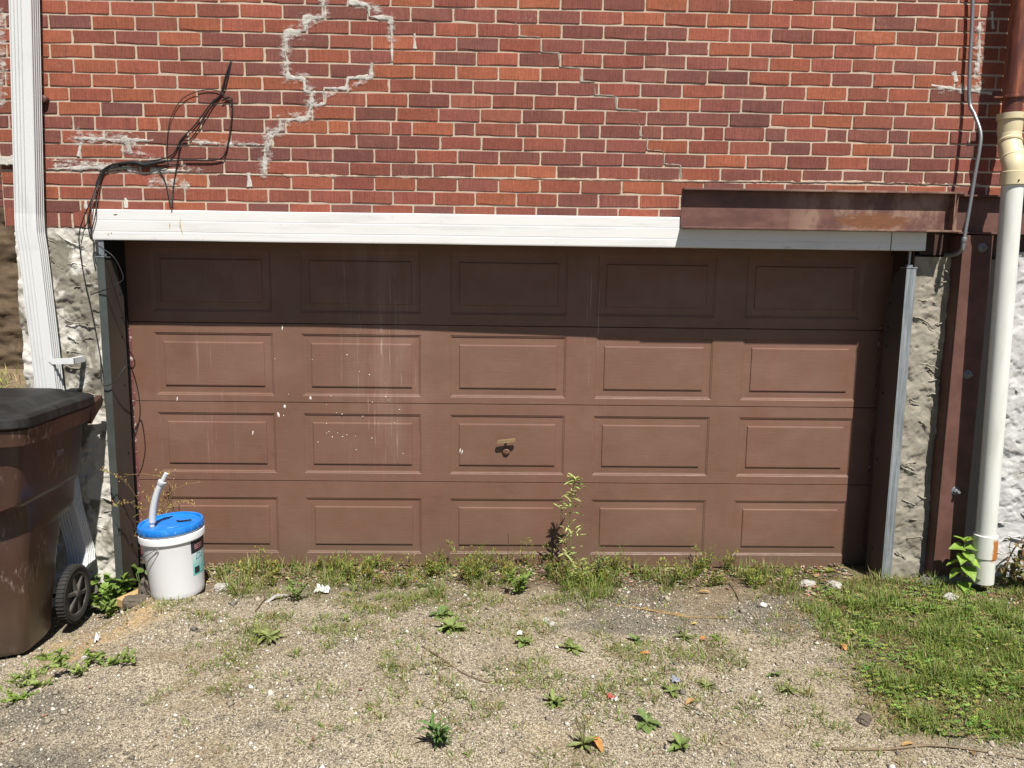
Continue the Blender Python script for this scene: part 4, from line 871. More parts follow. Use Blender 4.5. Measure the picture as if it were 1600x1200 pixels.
# ------------------------------------------------------------------ gravel
rng = np.random.default_rng(5)
def seen(x, y):     # roughly the stretch of drive in view
    dist = y+3.9; return (np.abs(x) < .30+dist*.70) & (y > -2.05)
nP = 62000; px = rng.uniform(-2.5, 2.7, nP*2); py = rng.uniform(-2.05, .15, nP*2); ok = seen(px, py)
lawn = (px > 1.5) & (py > -1.5); ok &= ~(lawn & (rng.random(nP*2) < .85)); px = px[ok][:nP]; py = py[ok][:nP]
dens = np.array([fr((a*1.9, b_*1.9, 9), 3) for a, b_ in zip(px, py)]); keep = rng.random(len(px)) < np.clip(.62+dens*.9, .12, 1); px = px[keep]; py = py[keep]; nP = len(px)
pz = np.array([gz(a, b_) for a, b_ in zip(px, py)])
sz = np.clip(rng.lognormal(np.log(.0031), .40, nP), .0018, .013); sz[:500] *= rng.uniform(1.8, 3.2, 500)
octv = np.array([(1,0,0),(0,1,0),(-1,0,0),(0,-1,0),(.2,.15,.75),(0,0,-.6)], np.float32)
V = octv[None].repeat(nP, 0)*(1+rng.uniform(-.35, .35, (nP, 6, 1))); ang = rng.uniform(0, 6.28, nP); ca, sa = np.cos(ang), np.sin(ang)
V[:,:,0] *= rng.uniform(.8, 1.6, (nP,1)); X = V[:,:,0]*ca[:,None]-V[:,:,1]*sa[:,None]; Y = V[:,:,0]*sa[:,None]+V[:,:,1]*ca[:,None]
V = np.stack([X, Y, V[:,:,2]], 2)*sz[:,None,None]; V[:,:,0] += px[:,None]; V[:,:,1] += py[:,None]; V[:,:,2] += (pz+sz*.25)[:,None]
fo = np.array([(0,1,4),(1,2,4),(2,3,4),(3,0,4),(1,0,5),(2,1,5),(3,2,5),(0,3,5)]); F = (fo[None]+(np.arange(nP)*6)[:,None,None]).reshape(-1, 3)
me = bpy.data.meshes.new('loose_gravel'); me.vertices.add(nP*6); me.vertices.foreach_set('co', V.reshape(-1).astype(np.float32)); me.loops.add(len(F)*3); me.loops.foreach_set('vertex_index', F.reshape(-1).astype(np.int32))
me.polygons.add(len(F)); me.polygons.foreach_set('loop_start', np.arange(0, len(F)*3, 3, dtype=np.int32)); me.update(calc_edges=True)
t_ = rng.random(nP)[:,None]; pal = np.where(t_ < .55, np.array([[.40,.345,.26]]), np.where(t_ < .72, np.array([[.28,.24,.185]]), np.where(t_ < .9, np.array([[.72,.67,.58]]), np.array([[.17,.15,.125]]))))
pal = pal*rng.uniform(.75, 1.25, (nP,1)); c4 = np.ones((nP, 6, 4), np.float32); c4[:,:,:3] = pal[:,None,:]
at = me.color_attributes.new('col', 'FLOAT_COLOR', 'POINT'); at.data.foreach_set('color', c4.ravel()); me.materials.append(M['pebble'])
tag(link(bpy.data.objects.new('loose_gravel', me)), kind='stuff')

# ------------------------------------------------------------------ grass and weeds
gr_ = random.Random(21)
GREENS = [(.155,.245,.035), (.20,.30,.05), (.12,.20,.035), (.27,.33,.08), (.22,.24,.075)]
DRYC = [(.34,.26,.13), (.28,.20,.10), (.40,.33,.18)]
def gcol(dry=.12):
    c = gr_.choice(DRYC) if gr_.random() < dry else gr_.choice(GREENS); j = gr_.uniform(.75, 1.25); return tuple(q*j for q in c)
def rdir(): a = gr_.uniform(0, 6.283); return (math.cos(a), math.sin(a), 0)
LB = [(-.02,1.93),(-.1,1.72),(-.2,1.56),(-.38,1.48),(-.78,1.44),(-1.2,1.39),(-1.45,1.46),(-1.56,1.9)]
def lawn_edge(y):
    for (ya, xa), (yb, xb) in zip(LB, LB[1:]):
        if yb <= y <= ya: return xa+(xb-xa)*(ya-y)/(ya-yb)
    return 9
b = MB(); cnt = 0
while cnt < 46000:
    x = gr_.uniform(1.35, 2.75); y = gr_.uniform(-1.58, -.02); e = lawn_edge(y)+.20*fr((x*3.3, y*3.3, 2), 4)+.02
    dd = sstep(-.10, .22, x-e)*sstep(-1.6, -1.42, y+.06*fr((x*5, 1, 0)))*(.45+.55*sstep(-.05, -.4, y))
    dd *= max(.06, .62+1.5*fr((x*4.5, y*4.5, 5), 4))
    if gr_.random() > dd: cnt += .08; continue
    cnt += 1; L = gr_.uniform(.02, .06)*max(.5, 1+1.6*fr((x*6, y*6, 31), 3))*(1 if y > -1.2 else .85); b.blade((x, y, gz(x, y)-.003), rdir(), L, gr_.uniform(.0026,.0055), gr_.uniform(.15, 1.2), gcol(.10+.25*sstep(-.45,-.1,y)), 2)
for _ in range(9000):
    x = gr_.uniform(1.3, 2.75); y = gr_.uniform(-1.6, -.02)
    if x < lawn_edge(y)-.08+.2*fr((x*3.3, y*3.3, 2), 4) or fr((x*5, y*5, 17), 3) < -.05: continue
    b.blade((x, y, gz(x, y)+gr_.uniform(0,.012)), rdir(), gr_.uniform(.02,.06), .0026, gr_.uniform(1.1,1.6), tuple(q*gr_.uniform(.7,1.2) for q in gr_.choice(DRYC)), 2)
tag(b.build('lawn_grass', M['leaf'], cols=True), kind='stuff')
# clover and small round leaves in the lawn
b = MB()
def clover(p, s_, col):
    for q in range(3):
        a = q*2.094+gr_.uniform(0,.4); c = Vector(p)+Vector((math.cos(a)*s_*.6, math.sin(a)*s_*.6, gr_.uniform(-.1,.2)*s_)); vs = []
        for i in range(6): t = i*1.047; vs.append(c+Vector((math.cos(t)*s_*.55, math.sin(t)*s_*.55, .25*s_*math.sin(t*2+a))))
        b.add(vs, [tuple(range(6))], col)
for _ in range(3800):
    x = gr_.uniform(1.42, 2.7); y = gr_.uniform(-1.5, -.1)
    if x < lawn_edge(y)+.03 or fr((x*3, y*3, 8), 3) < -.06: continue
    c = gr_.choice(GREENS); clover((x, y, gz(x,y)+gr_.uniform(.01,.035)), gr_.uniform(.005,.011), tuple(q*gr_.uniform(.9,1.5) for q in c))
tag(b.build('clover_patch', M['leaf'], cols=True), kind='stuff')
def tuft(b, x, y, n, L, spread, dry=.2, wd=.0035, bend=(.1,.9)):
    for _ in range(n):
        a = gr_.uniform(0, 6.283); r_ = spread*math.sqrt(gr_.random()); p = (x+r_*math.cos(a), y+r_*math.sin(a)*.8); d_ = (math.cos(a)+gr_.uniform(-.6,.6), math.sin(a)+gr_.uniform(-.6,.6), 0)
        b.blade((*p, gz(*p)-.003), d_, L*gr_.uniform(.45, 1.15), wd*gr_.uniform(.6,1.3), gr_.uniform(*bend), gcol(dry), 3)
# sparse growth in the gravel
b = MB()
zones = [(-1.0,-.55,.5,.35,130),(-.95,-.75,.35,.12,50),(.1,-1.0,.5,.3,80),(1.0,-.75,.4,.25,60),(-.2,-.18,1.3,.22,300),(.75,-.12,.8,.12,120),(.15,-.85,1.0,.4,260),(.55,-1.15,.8,.3,200),(-.45,-.30,1.2,.25,420),(-.75,-.45,.6,.3,120),(.9,-1.0,.6,.4,140),(-1.2,-.6,.3,.4,60),(-.3,-1.25,.8,.4,110),(1.35,-1.2,.3,.5,160),(-1.05,-1.0,.1,.5,60),(.3,-1.5,1.4,.25,90),(.1,-.55,.9,.2,90)]
for cx, cy, sx, sy, n in zones:
    for _ in range(n):
        x = gr_.gauss(cx, sx*.5); y = gr_.gauss(cy, sy*.5)
        if y > .16 or fr((x*4, y*4, 13), 3) < -.02: continue
        tuft(b, x, y, gr_.randint(5, 22), gr_.uniform(.016,.055), gr_.uniform(.012,.055), .35, .0034, (.25, 1.2))
for i in range(90):    # along the old crack in the asphalt
    t = i/90; x = -1.28+.36*t+gr_.gauss(0,.012); y = -1.22+.58*t+gr_.gauss(0,.012)
    if gr_.random() < .75: tuft(b, x, y, gr_.randint(4, 14), gr_.uniform(.01,.035), .02, .3, .0024, (.4,1.3))
tag(b.build('sparse_grass', M['leaf'], cols=True), kind='stuff')
# weeds along the foot of the door
b = MB()
for _ in range(420):
    x = gr_.uniform(-1.45, 1.72); y = gr_.uniform(-.14, .19)
    f_ = fr((x*3.1, 0, 4), 3)*1.4
    if f_ < .0 and gr_.random() < .85: continue
    y -= max(0, f_)*gr_.random()*.35
    hgt = gr_.uniform(.035,.10)*(1.4 if -1.45 < x < -.95 else 1)*max(.5, .75+1.1*f_)
    tuft(b, x, y, gr_.randint(7, 20), hgt, gr_.uniform(.015,.05), .3, .0034, (.1, 1.0))
for cx, cy, _z in [(-1.476,0.0988,-0.03),(-1.396,0.1367,-0.03),(-1.318,0.1753,-0.03),(-1.208,0.1207,-0.03),(-1.129,0.1779,-0.03),(-1.048,0.1045,-0.03),(-0.9008,0.1435,-0.03),(-0.7876,0.0988,-0.03),(-0.6629,0.1845,-0.03),(-0.2906,0.1707,-0.03),(-0.1298,0.1168,-0.03),(0.6062,0.1174,-0.03),(0.7522,0.1473,-0.03),(0.8304,0.0928,-0.03),(1.055,0.0775,-0.03),(1.324,0.0992,-0.03),(1.494,0.1292,-0.03),(1.626,0.1032,-0.03),(0.9182,0.0132,-0.03),(-0.5369,-0.0901,-0.03),(-0.6872,-0.1735,-0.03),(-0.2957,-0.2089,-0.03),(-1.252,-0.2192,-0.03),(-1.357,-0.0998,-0.03)]:
    for _ in range(3): tuft(b, cx+gr_.gauss(0,.03), min(cy+gr_.gauss(0,.03), .19), gr_.randint(12, 30), gr_.uniform(.06,.135)*(1 if cy > -.25 else .6), .035, .3, .0042, (.15, 1.05))
tag(b.build('door_edge_grass', M['leaf'], cols=True), kind='stuff')
def wisp(b, x, y, H, n, col, seeds=True):   # branching small-leaved weed
    z0 = gz(x, y)
    for _ in range(n):
        a = gr_.uniform(0, 6.283); tip_ = Vector((x+math.cos(a)*H*gr_.uniform(.1,.5), y-abs(math.sin(a))*H*.35, z0+H*gr_.uniform(.55,1))); pts = catmull([(x+gr_.gauss(0,.008), y, z0), Vector((x, y, z0)).lerp(tip_, .5)+Vector((gr_.gauss(0,.012), 0, .015)), tip_], 4)
        b.tube(pts, [.0016-.0001*i for i in range(len(pts))], 4, False, tuple(q*1.2 for q in col))
        for k_ in range(gr_.randint(9, 16)):
            t = gr_.uniform(.2, 1); p = pts[int(t*(len(pts)-1))]+Vector((gr_.gauss(0,.008), gr_.gauss(0,.006), gr_.gauss(0,.006))); c_ = tuple(q*gr_.uniform(.8,1.3) for q in ((.30,.27,.05) if seeds and gr_.random() < .35 else col))
            b.blade(p, rdir(), gr_.uniform(.010,.024), gr_.uniform(.004,.008), gr_.uniform(.4,1.4), c_, 2)
b = MB()
for x in [-1.30,-1.12,-.78,-.69,-.62,-.36,-.30,-.12,.02,.16,.26,.62,.70,.98,1.10,1.22,1.34,1.45,-.05,-.5,.46,-.9]:
    hs = gr_.uniform(.55,1.35)
    for _ in range(gr_.randint(3,8)): wisp(b, x+gr_.gauss(0,.045), gr_.uniform(-.10,.18), hs*gr_.uniform(.07,.19), gr_.randint(3,5), gr_.choice([(.22,.28,.06),(.30,.31,.085),(.17,.23,.05)]))
tag(b.build('door_edge_weeds', M['leaf'], cols=True), kind='stuff')
# leaf litter against the door and wall
b = MB()
def scrap(x, y, s_, col, lift=.004):
    a = gr_.uniform(0, 6.283); z = gz(x, y)+lift; vs = []; n = 6; l_, w_ = s_, s_*gr_.uniform(.3,.6)
    for i in range(n):
        t = 2*math.pi*i/n; u, v = l_*math.cos(t), w_*math.sin(t); vs.append((x+u*math.cos(a)-v*math.sin(a), y+u*math.sin(a)+v*math.cos(a), z+gr_.uniform(0, .6)*s_))
    b.add(vs, [tuple(range(n))], col)
for _ in range(3000):
    r_ = gr_.random()
    if r_ < .62: x, y = gr_.uniform(-1.75, 1.95), .21-abs(gr_.gauss(0,.105))-.005
    elif r_ < .85: x, y = gr_.uniform(1.6, 2.6), gr_.uniform(-.45, -.03)
    else: x, y = gr_.uniform(-2, 2), gr_.uniform(-1.6, .1)
    if y > .205: continue
    scrap(x, y, gr_.uniform(.006,.020)*(.6 if r_ >= .85 else 1), tuple(q*gr_.uniform(.6,1.2) for q in gr_.choice([(.26,.185,.11),(.38,.29,.18),(.17,.12,.08),(.45,.38,.27)])))
tag(b.build('leaf_litter', M['dry'], cols=True), kind='stuff')

def leaf_mesh(kind):
    b = MB(); n = 6; prof = {'plantain': [(.0,.05),(.16,.07),(.35,.42),(.6,.5),(.82,.34),(1,.02)], 'heart': [(.0,.06),(.12,.42),(.3,.52),(.55,.42),(.8,.2),(1,.01)], 'narrow': [(0,.03),(.2,.10),(.45,.13),(.7,.10),(.88,.05),(1,.005)]}[kind]
    vs = []
    for t, w_ in prof:
        zc = (.30*t-.42*t*t) if kind != 'heart' else (.12*t-.36*t*t); fold = .22*w_ if kind != 'narrow' else .05
        wav = .03*math.sin(t*9); vs += [(t, -w_, zc+fold+wav), (t, -w_*.5, zc+fold*.4), (t, 0, zc-.0), (t, w_*.5, zc+fold*.4), (t, w_, zc+fold-wav)]
    fs = [(5*i+j, 5*i+j+1, 5*i+6+j, 5*i+5+j) for i in range(len(prof)-1) for j in range(4)]
    b.add(vs, fs); return b.mesh('leaf', M['leaf'], True, True)
LM = {k_: leaf_mesh(k_) for k_ in ('plantain', 'heart', 'narrow')}
def put_leaf(parent, kind, loc, az, pitch, L, wsc, col, roll=0):
    o = bpy.data.objects.new('leaf', LM[kind]); o.location = loc; o.rotation_euler = (roll, -pitch, az); o.scale = (L, L*wsc, L); o.color = (*col, 1); return link(o, parent)
def rosette(pos, n, L, label, name='plantain_weed', cat='weed', group='leafy rosettes growing in the gravel', spikes=0, kind='plantain', wsc=.47, col=(.165,.235,.06)):
    L *= .78; x, y = pos[0], pos[1]; t = thing(name, (x, y, gz(x, y)), label, cat, group); a0 = gr_.uniform(0, 6)
    for i in range(n):
        j = gr_.uniform(.75, 1.25); c = tuple(q*j for q in col); put_leaf(t, kind, (0,0,.003+.003*(i % 3)), a0+i*2.4+gr_.uniform(-.3,.3), gr_.uniform(.0,.75)*(1 if i % 3 else .3), L*gr_.uniform(.5,1.25), wsc*gr_.uniform(.8,1.2), c, gr_.uniform(-.3,.3))
    if spikes:
        b = MB()
        for i in range(spikes):
            a = gr_.uniform(0,6.28); q = Vector((math.cos(a)*.03, math.sin(a)*.02, gr_.uniform(.07,.12))); b.tube([(0,0,0), q*.5+Vector((0,0,.01)), q*.8, q], [.0012,.0012,.0026,.0012], 5)
        o = b.build('seed_spike', M['dry'], t, cols=True); o.color = (.16,.14,.07,1)
    return t
G0 = [(0.1289,-0.7958,0),(0.3351,-0.8514,0),(0.6165,-0.7634,0),(0.839,-0.732,0),(0.9896,-0.7189,0),(-0.1886,-0.6597,0),(-0.243,-0.4963,0),(-0.9673,-0.7564,0),(-0.1813,-1.509,0),(0.6817,-1.177,0),(0.5453,-1.377,0),(0.3076,-1.509,0),(0.6291,-1.533,0),(0.2253,-1.245,0),(1.118,-1.058,0),(1.126,-1.185,0),(-0.6748,-0.5673,0),(0.1299,-0.195,0),(-0.9547,-0.3237,0),(0.8267,-1.14,0)]
LBL = ['leafy rosette beside the small blue litter flakes in mid gravel', 'two lobed green rosette right of the flat mid gravel rosette', 'small upright rosette standing alone on the dark asphalt patch', 'dark rosette with thin seed spikes beside a yellow dry leaf', 'small bright rosette next to the reddish dry flower head',
 'wide pale green rosette at the crossing of dry twigs', 'large leaved rosette just behind the crossing dry twigs', 'big dark tufted rosette left of centre in the gravel', 'dense dark green bushy weed in the foreground gravel', 'green rosette just behind an orange dry leaf, right of centre',
 'spreading rosette in the right foreground with one upright leaf', 'foreground rosette with tall seed spikes beside an orange curled leaf', 'lowest flat rosette at the bottom edge of the gravel', 'elongated rosette left of the red and white wrapper', 'small rosette near the lawn edge, upper of two', 'small rosette near the lawn edge, lower of two',
 'tiny bright leaf cluster in the gravel under the middle weeds', 'bright green clump at the front of the door weeds near the tall stalk', 'narrow leaved upright clump beside the white crumpled paper', 'small dark sprig beside the blue scrap']
SPEC = [(13,.06,0),(9,.06,0),(10,.05,0),(12,.055,2),(7,.055,0),(18,.075,0),(13,.08,0),(20,.075,0),(0,0,0),(8,.05,0),(8,.06,0),(11,.06,4),(9,.055,0),(9,.055,0),(6,.04,0),(6,.045,0),(5,.04,0),(0,0,0),(0,0,0),(6,.04,0)]
for p, lb_, (n, L, sp_) in zip(G0, LBL, SPEC):
    if n:
        v_ = LBL.index(lb_) % 4; kd, ws = [('plantain', .47), ('narrow', 1.25), ('plantain', .62), ('narrow', 1.0)][v_]
        rosette(p, n if kd == 'plantain' else int(n*1.9), L*(1 if kd == 'plantain' else 1.15), lb_, spikes=sp_, kind=kd, wsc=ws, col=[(.20,.27,.08), (.23,.29,.095), (.17,.24,.08), (.26,.30,.11)][v_])
def bushy(p, label, H, n, col, wsc=.9, name='bushy_weed', kind='narrow', L=(.03,.05), wide=0):
    t = thing(name, (p[0], p[1], gz(p[0], p[1])), label, 'weed'); b = MB()
    for i in range(7):
        a = gr_.uniform(0,6.28); e = Vector((math.cos(a)*(H*.45+wide), math.sin(a)*(H*.4+wide*.35), H*gr_.uniform(.5,1))); pts = catmull([(0,0,0), e*.5+Vector((0,0,.01)), e], 3); b.tube(pts, .0015, 5)
        for k_ in range(n//7): q = pts[gr_.randint(1, len(pts)-1)]; j = gr_.uniform(.75,1.25); put_leaf(t, kind, q, gr_.uniform(0,6.28), gr_.uniform(.1,1.0), gr_.uniform(*L), wsc, tuple(c*j for c in col), gr_.uniform(-.5,.5))
    o = b.build('stem', M['leaf'], t, cols=True); o.color = (*col, 1); return t
bushy(G0[8], LBL[8], .085, 63, (.12,.22,.06)); bushy(G0[17], LBL[17], .13, 84, (.22,.32,.07), 1.3); bushy(G0[18], LBL[18], .11, 56, (.17,.25,.06), .8)
# tall weed in front of the door
tw = Vector((0.4025,0,-0.0522)); tw.z = gz(tw.x, tw.y)
t = thing('tall_weed', tw, 'tall thin weed with narrow leaves standing in front of the garage door', 'weed'); b = MB()
st_ = catmull([(0,0,0), (.004,-.005,.15), (-.008,0,.30), (.0,.0,.46), (.012,0,.545), (.02,0,.56)], 6); b.tube(st_, [.0045-.0038*i/(len(st_)-1) for i in range(len(st_))], 6)
side = [(.05,.07,1),(.16,.08,1),(.10,.09,-1),(.26,.06,-1),(.05,.10,1)]
for h_, l_, s_ in side: q = st_[min(len(st_)-1, int(h_/.56*(len(st_)-1)))]; b.tube([q, q+Vector((s_*l_*.6, -.01, l_*.55)), q+Vector((s_*l_, -.01, l_*1.1))], [.002,.0016,.001], 5)
o = b.build('stem', M['leaf'], t, cols=True); o.color = (.20,.19,.08,1)
for i in range(135):
    f_ = gr_.random()**1.35; q = st_[int(f_*(len(st_)-1))]; off = Vector((gr_.gauss(0,.034*(1-f_)), gr_.gauss(0,.02*(1-f_)), 0)); j = gr_.uniform(.7,1.35)
    put_leaf(t, 'narrow', q+off, gr_.choice((0, math.pi))+gr_.gauss(0,.7), gr_.uniform(-.35,.9), gr_.uniform(.036,.070)*(1.1-.3*f_), .8, tuple(c*j for c in gr_.choice([(.40,.46,.17),(.33,.41,.14),(.48,.49,.20)])), gr_.uniform(-.6,.6))
# side clump right of the tall weed
bushy((tw.x+.13, tw.y+.0), 'low narrow leaved weed leaning right beside the tall thin weed', .14, 42, (.24,.29,.10), .8, L=(.04,.065))
# broadleaf seedling by the drain pipe
bp = Vector((2.338,-0.2809,0.03)); bp = Vector((bp.x, -.20, 0)); bp.x = (2.387,-0.2,0.0301)[0]; bp.z = gz(bp.x, bp.y)
t = thing('broadleaf_plant', bp, 'young plant with bright heart shaped leaves at the foot of the drain pipe', 'plant'); b = MB()
st_ = catmull([(0,0,0), (.005,-.01,.10), (-.012,-.01,.20), (-.006,-.008,.275)], 5); b.tube(st_, [.0045,.0044,.0043,.0042,.004,.0038,.0036,.0034,.0032,.003,.0028,.0026,.0024,.0022,.002,.0018], 7); o = b.build('stem', M['leaf'], t, cols=True); o.color = (.13,.18,.05,1)
for i, (f_, az, pi_, L) in enumerate([(.95,.2,.5,.075),(.97,2.8,.7,.06),(.85,3.3,.2,.08),(.82,-.3,.1,.082),(.7,-2.2,-.2,.075),(.62,-.9,-.15,.09),(.55,3.0,.0,.085),(.48,-1.5,-.3,.095),(.40,3.4,-.1,.10),(.34,-.4,-.15,.09),(.25,-2.0,-.1,.085),(.18,.3,-.3,.11),(.12,-1.0,-.1,.09),(.10,3.2,.1,.075),(.75,-1.3,-.35,.08),(1.0,-1.2,.9,.045)]):
    q = st_[int(f_*(len(st_)-1))]; j = gr_.uniform(.85,1.25); put_leaf(t, 'heart', q, az, pi_, L, .78, tuple(c*j for c in (.24,.38,.06)), gr_.uniform(-.4,.4))
# scrubby vine at the right edge
t = thing('vine', (2.66, -.16, gz(2.66,-.16)), 'brownish tangled vine growing right of the drain pipe', 'vine'); b = MB(); tips = []
for i in range(15):
    a = gr_.uniform(0,6.28); e = Vector((gr_.uniform(-.05,.24), gr_.uniform(-.14,.08), gr_.uniform(.08,.26))); pts = catmull([(gr_.gauss(.05,.05), gr_.gauss(0,.02), 0), e*.55+Vector((gr_.gauss(0,.02), 0, .04)), e], 5); b.tube(pts, .0017, 5); tips += pts[2:]
b.tube(catmull([(-.03,.0,.10),(.02,.02,.20),(.09,.03,.28),(.13,.03,.31)], 5), .004, 6)
o = b.build('stem', M['dry'], t, cols=True); o.color = (.16,.10,.06,1)
for i in range(170):
    q = gr_.choice(tips)+Vector((gr_.gauss(0,.012), gr_.gauss(0,.012), gr_.gauss(0,.012))); c = gr_.choice([(.14,.15,.035),(.22,.16,.06),(.10,.12,.03),(.26,.15,.07)]); put_leaf(t, 'heart', q, gr_.uniform(0,6.28), gr_.uniform(-.9,.6), gr_.uniform(.018,.042), .8, c, gr_.uniform(-.6,.6))
# dry yellow weed by the left jamb
p0 = Vector((-1.80, .02, 0)); t = thing('dry_weed', (p0.x, p0.y, gz(p0.x, p0.y)), 'dried yellow twiggy weed between the left jamb and the bucket', 'weed'); b = MB(); tips = []
for i in range(13):
    e = Vector((gr_.uniform(-.06,.20), gr_.uniform(-.12,.10), gr_.uniform(.38,.72))); pts = catmull([(gr_.gauss(0,.01), gr_.gauss(0,.01), 0), e*.5+Vector((gr_.gauss(0,.03), 0, .06)), e], 6); b.tube(pts, [.0020-.0001*k_ for k_ in range(len(pts))], 5, False); tips += pts[5:]
    for k_ in range(4):
        q = pts[gr_.randint(5, len(pts)-2)]; e2 = q+Vector((gr_.gauss(0,.07), gr_.gauss(0,.04), gr_.uniform(-.02,.06))); m_ = q.lerp(e2,.5)+Vector((0,0,.012)); b.tube([q, m_, e2], .001, 4, False); tips += [m_, e2]
for e in ((-.14,-.18,.70),(-.10,-.18,.52),(.26,-.08,.50)):
    pts = catmull([(0,0,.38), Vector(e)*.6+Vector((.02,0,.20)), e], 6); b.tube(pts, .0012, 4, False); tips += pts[3:]*3
o = b.build('twig', M['dry'], t, cols=True); o.color = (.32,.22,.10,1); b = MB()
for i in range(420):
    q = gr_.choice(tips)+Vector((gr_.gauss(0,.007), gr_.gauss(0,.007), gr_.gauss(0,.007))); b.blade(q, rdir(), gr_.uniform(.010,.024), gr_.uniform(.003,.0065), gr_.uniform(.2,1.5), tuple(c*gr_.uniform(.75,1.25) for c in gr_.choice([(.50,.38,.13),(.42,.27,.10),(.36,.33,.10)])), 2)
tag(b.build('leaf', M['dry'], t, cols=True), kind='stuff')
# green weeds behind the cart wheel
for i, (x, y, H, n, lab) in enumerate([(-2.0,-.07,.20,112,'broad leaved green weed growing at the foot of the left galvanised channel'), (-1.945,-.17,.09,98,'low pale green weed in front of the left galvanised channel')]):
    bushy((x, y), lab, H, n, (.19,.30,.06) if i == 0 else (.26,.36,.10), 1.0 if i == 0 else 1.6, 'leafy_weed', 'plantain' if i == 0 else 'narrow', (.025,.05) if i == 0 else (.02,.035))
bushy((-1.86,.0), 'small two leaved seedling against the side of the left channel', .16, 14, (.12,.20,.04), 1.3, 'leafy_weed', 'plantain', (.04,.06))
# low weeds in front of the cart
for p, lab in zip([(-1.848,-1.097,-0.03),(-1.787,-1.035,-0.03),(-1.618,-1.024,-0.03),(-1.543,-0.9995,-0.03),(-1.96,-0.8288,-0.03),(-1.837,-0.7889,-0.03)], ['leafy weed at the far left edge below the trash cart', 'low weed second from the left edge in the row below the trash cart', 'grassy weed in the middle of the row below the trash cart', 'spiky grass tuft at the right end of the row below the trash cart', 'pale weed touching the front foot of the trash cart', 'sparse yellowish weed beside the corner of the trash cart']):
    bushy(p, lab, .04, 70, gr_.choice([(.20,.29,.06),(.25,.32,.09)]), 1.3 if 'leafy' in lab or 'low' in lab else .7, 'low_weed', 'narrow', (.018,.04), .1)
for p, lab, H in zip([(-0.4298,-0.9995,0),(-0.8081,-0.8966,0),(-0.4358,-0.4282,0),(-0.7627,-1.299,0),(1.019,-0.9666,0),(0.8267,-1.14,0),(1.459,-0.7398,0)], ['reddish tipped grass tuft alone in the mid gravel', 'pale green grass tuft below the big dark rosette', 'upright grass tuft near the middle weeds', 'dry grass tuft in the left foreground gravel', 'fine feathery weed on the gravel right of the dark patch', 'dark fine sprig near the blue scrap', 'loose grass tuft at the tip of the lawn'], (.055,.05,.07,.045,.06,.045,.05)):
    b = MB(); tuft(b, p[0], p[1], 48, H, .025, .25, .003, (.1,1.0)); tag(b.build('grass_tuft', M['leaf'], cols=True), lab, 'grass tuft', 'grass tufts in the gravel')
for p, lab in zip([(1.775,0.1278,0.02),(1.837,0.148,0.02),(1.614,0.1065,0.02)], ['yellow green seedling by the foot of the right channel, middle one', 'yellow green seedling closest to the right channel', 'yellow green seedling farthest left of the right channel']):
    rosette((p[0], min(p[1], .12)), 8, .045, lab, 'seedling', 'weed', 'seedlings at the right end of the door', kind='heart', wsc=.9, col=(.22,.24,.05))
# thin dry stalk in front of the door
b = MB(); q = Vector((0.0722,0.12,0.0319)); b.tube(catmull([q, q+Vector((.003,0,.08)), q+Vector((.002,0,.14)), q+Vector((-.006,0,.155))], 4), .0018, 5); o = tag(b.build('dry_stalk', M['dry'], cols=True), 'thin dark bare stalk in front of the bottom centre door panel', 'stalk'); o.color = (.10,.06,.04,1)

# ------------------------------------------------------------------ litter, stones, sticks
def litter(p, pts_fn, mat, name, label, cat='litter', group=None):
    b = MB(); x, y = p[0], p[1]; z = gz(x, y); vs, fs = pts_fn(); b.add([Vector((x, y, z+.003))+Vector(v) for v in vs], fs); return tag(b.build(name, mat, fix=False), label, cat, group)
def crumple(w_, h_, n=7, lift=.02, seed=0):
    def f():
        vs = [(w_*(i/(n-1)-.5)+.006*fr((i, j, seed)), h_*(j/(n-1)-.5)+.006*fr((i, j, seed+3)), lift*abs(fr((i*.45, j*.45, seed+7), 3))+.003) for j in range(n) for i in range(n)]
        return vs, [(j*n+i, j*n+i+1, (j+1)*n+i+1, (j+1)*n+i) for j in range(n-1) for i in range(n-1)]
    return f
litter((-0.8651,-0.1984,0), crumple(.075,.055,8,.05,1), M['paper'], 'paper', 'crumpled white paper lying by the door weeds', 'paper')
litter((-1.067,-0.2869,0), lambda: ([(-.05,-.035,.004),(-.03,-.045,.003),(.0,-.005,.02),(.03,.03,.012),(.05,.04,.006),(.03,.05,.01),(-.012,.01,.022),(-.03,-.01,.012)], [(0,1,2,7),(7,2,6),(2,3,5,6),(3,4,5)]), M['clearfilm'], 'plastic_strip', 'torn translucent plastic strip left of the white paper', 'litter')
litter((0.4447,-1.21,0), crumple(.026,.02,5,.025,4), M['red'], 'wrapper', 'small red wrapper scrap in the right of the gravel', 'wrapper')
litter(tuple(np.array((0.4483,-1.219,0))+np.array((.006,-.009,0))), crumple(.022,.012,4,.03,6), M['paper'], 'wrapper_liner', 'white liner scrap stuck to the red wrapper', 'wrapper')
litter((-1.722,-0.7188,-0.03), crumple(.018,.04,5,.05,9), M['paper'], 'wrapper', 'small white wrapper on the sandy slope by the trash cart', 'wrapper')
litter((0.7148,-1.098,0), crumple(.032,.022,5,.03,12), M['bluelit'], 'foil_scrap', 'crumpled bluish foil scrap in the gravel', 'litter')
litter((0.1149,-0.7129,0), crumple(.025,.015,4,.02,15), M['paper'], 'foam_scrap', 'tiny pale scrap beside the mid gravel rosette', 'litter')
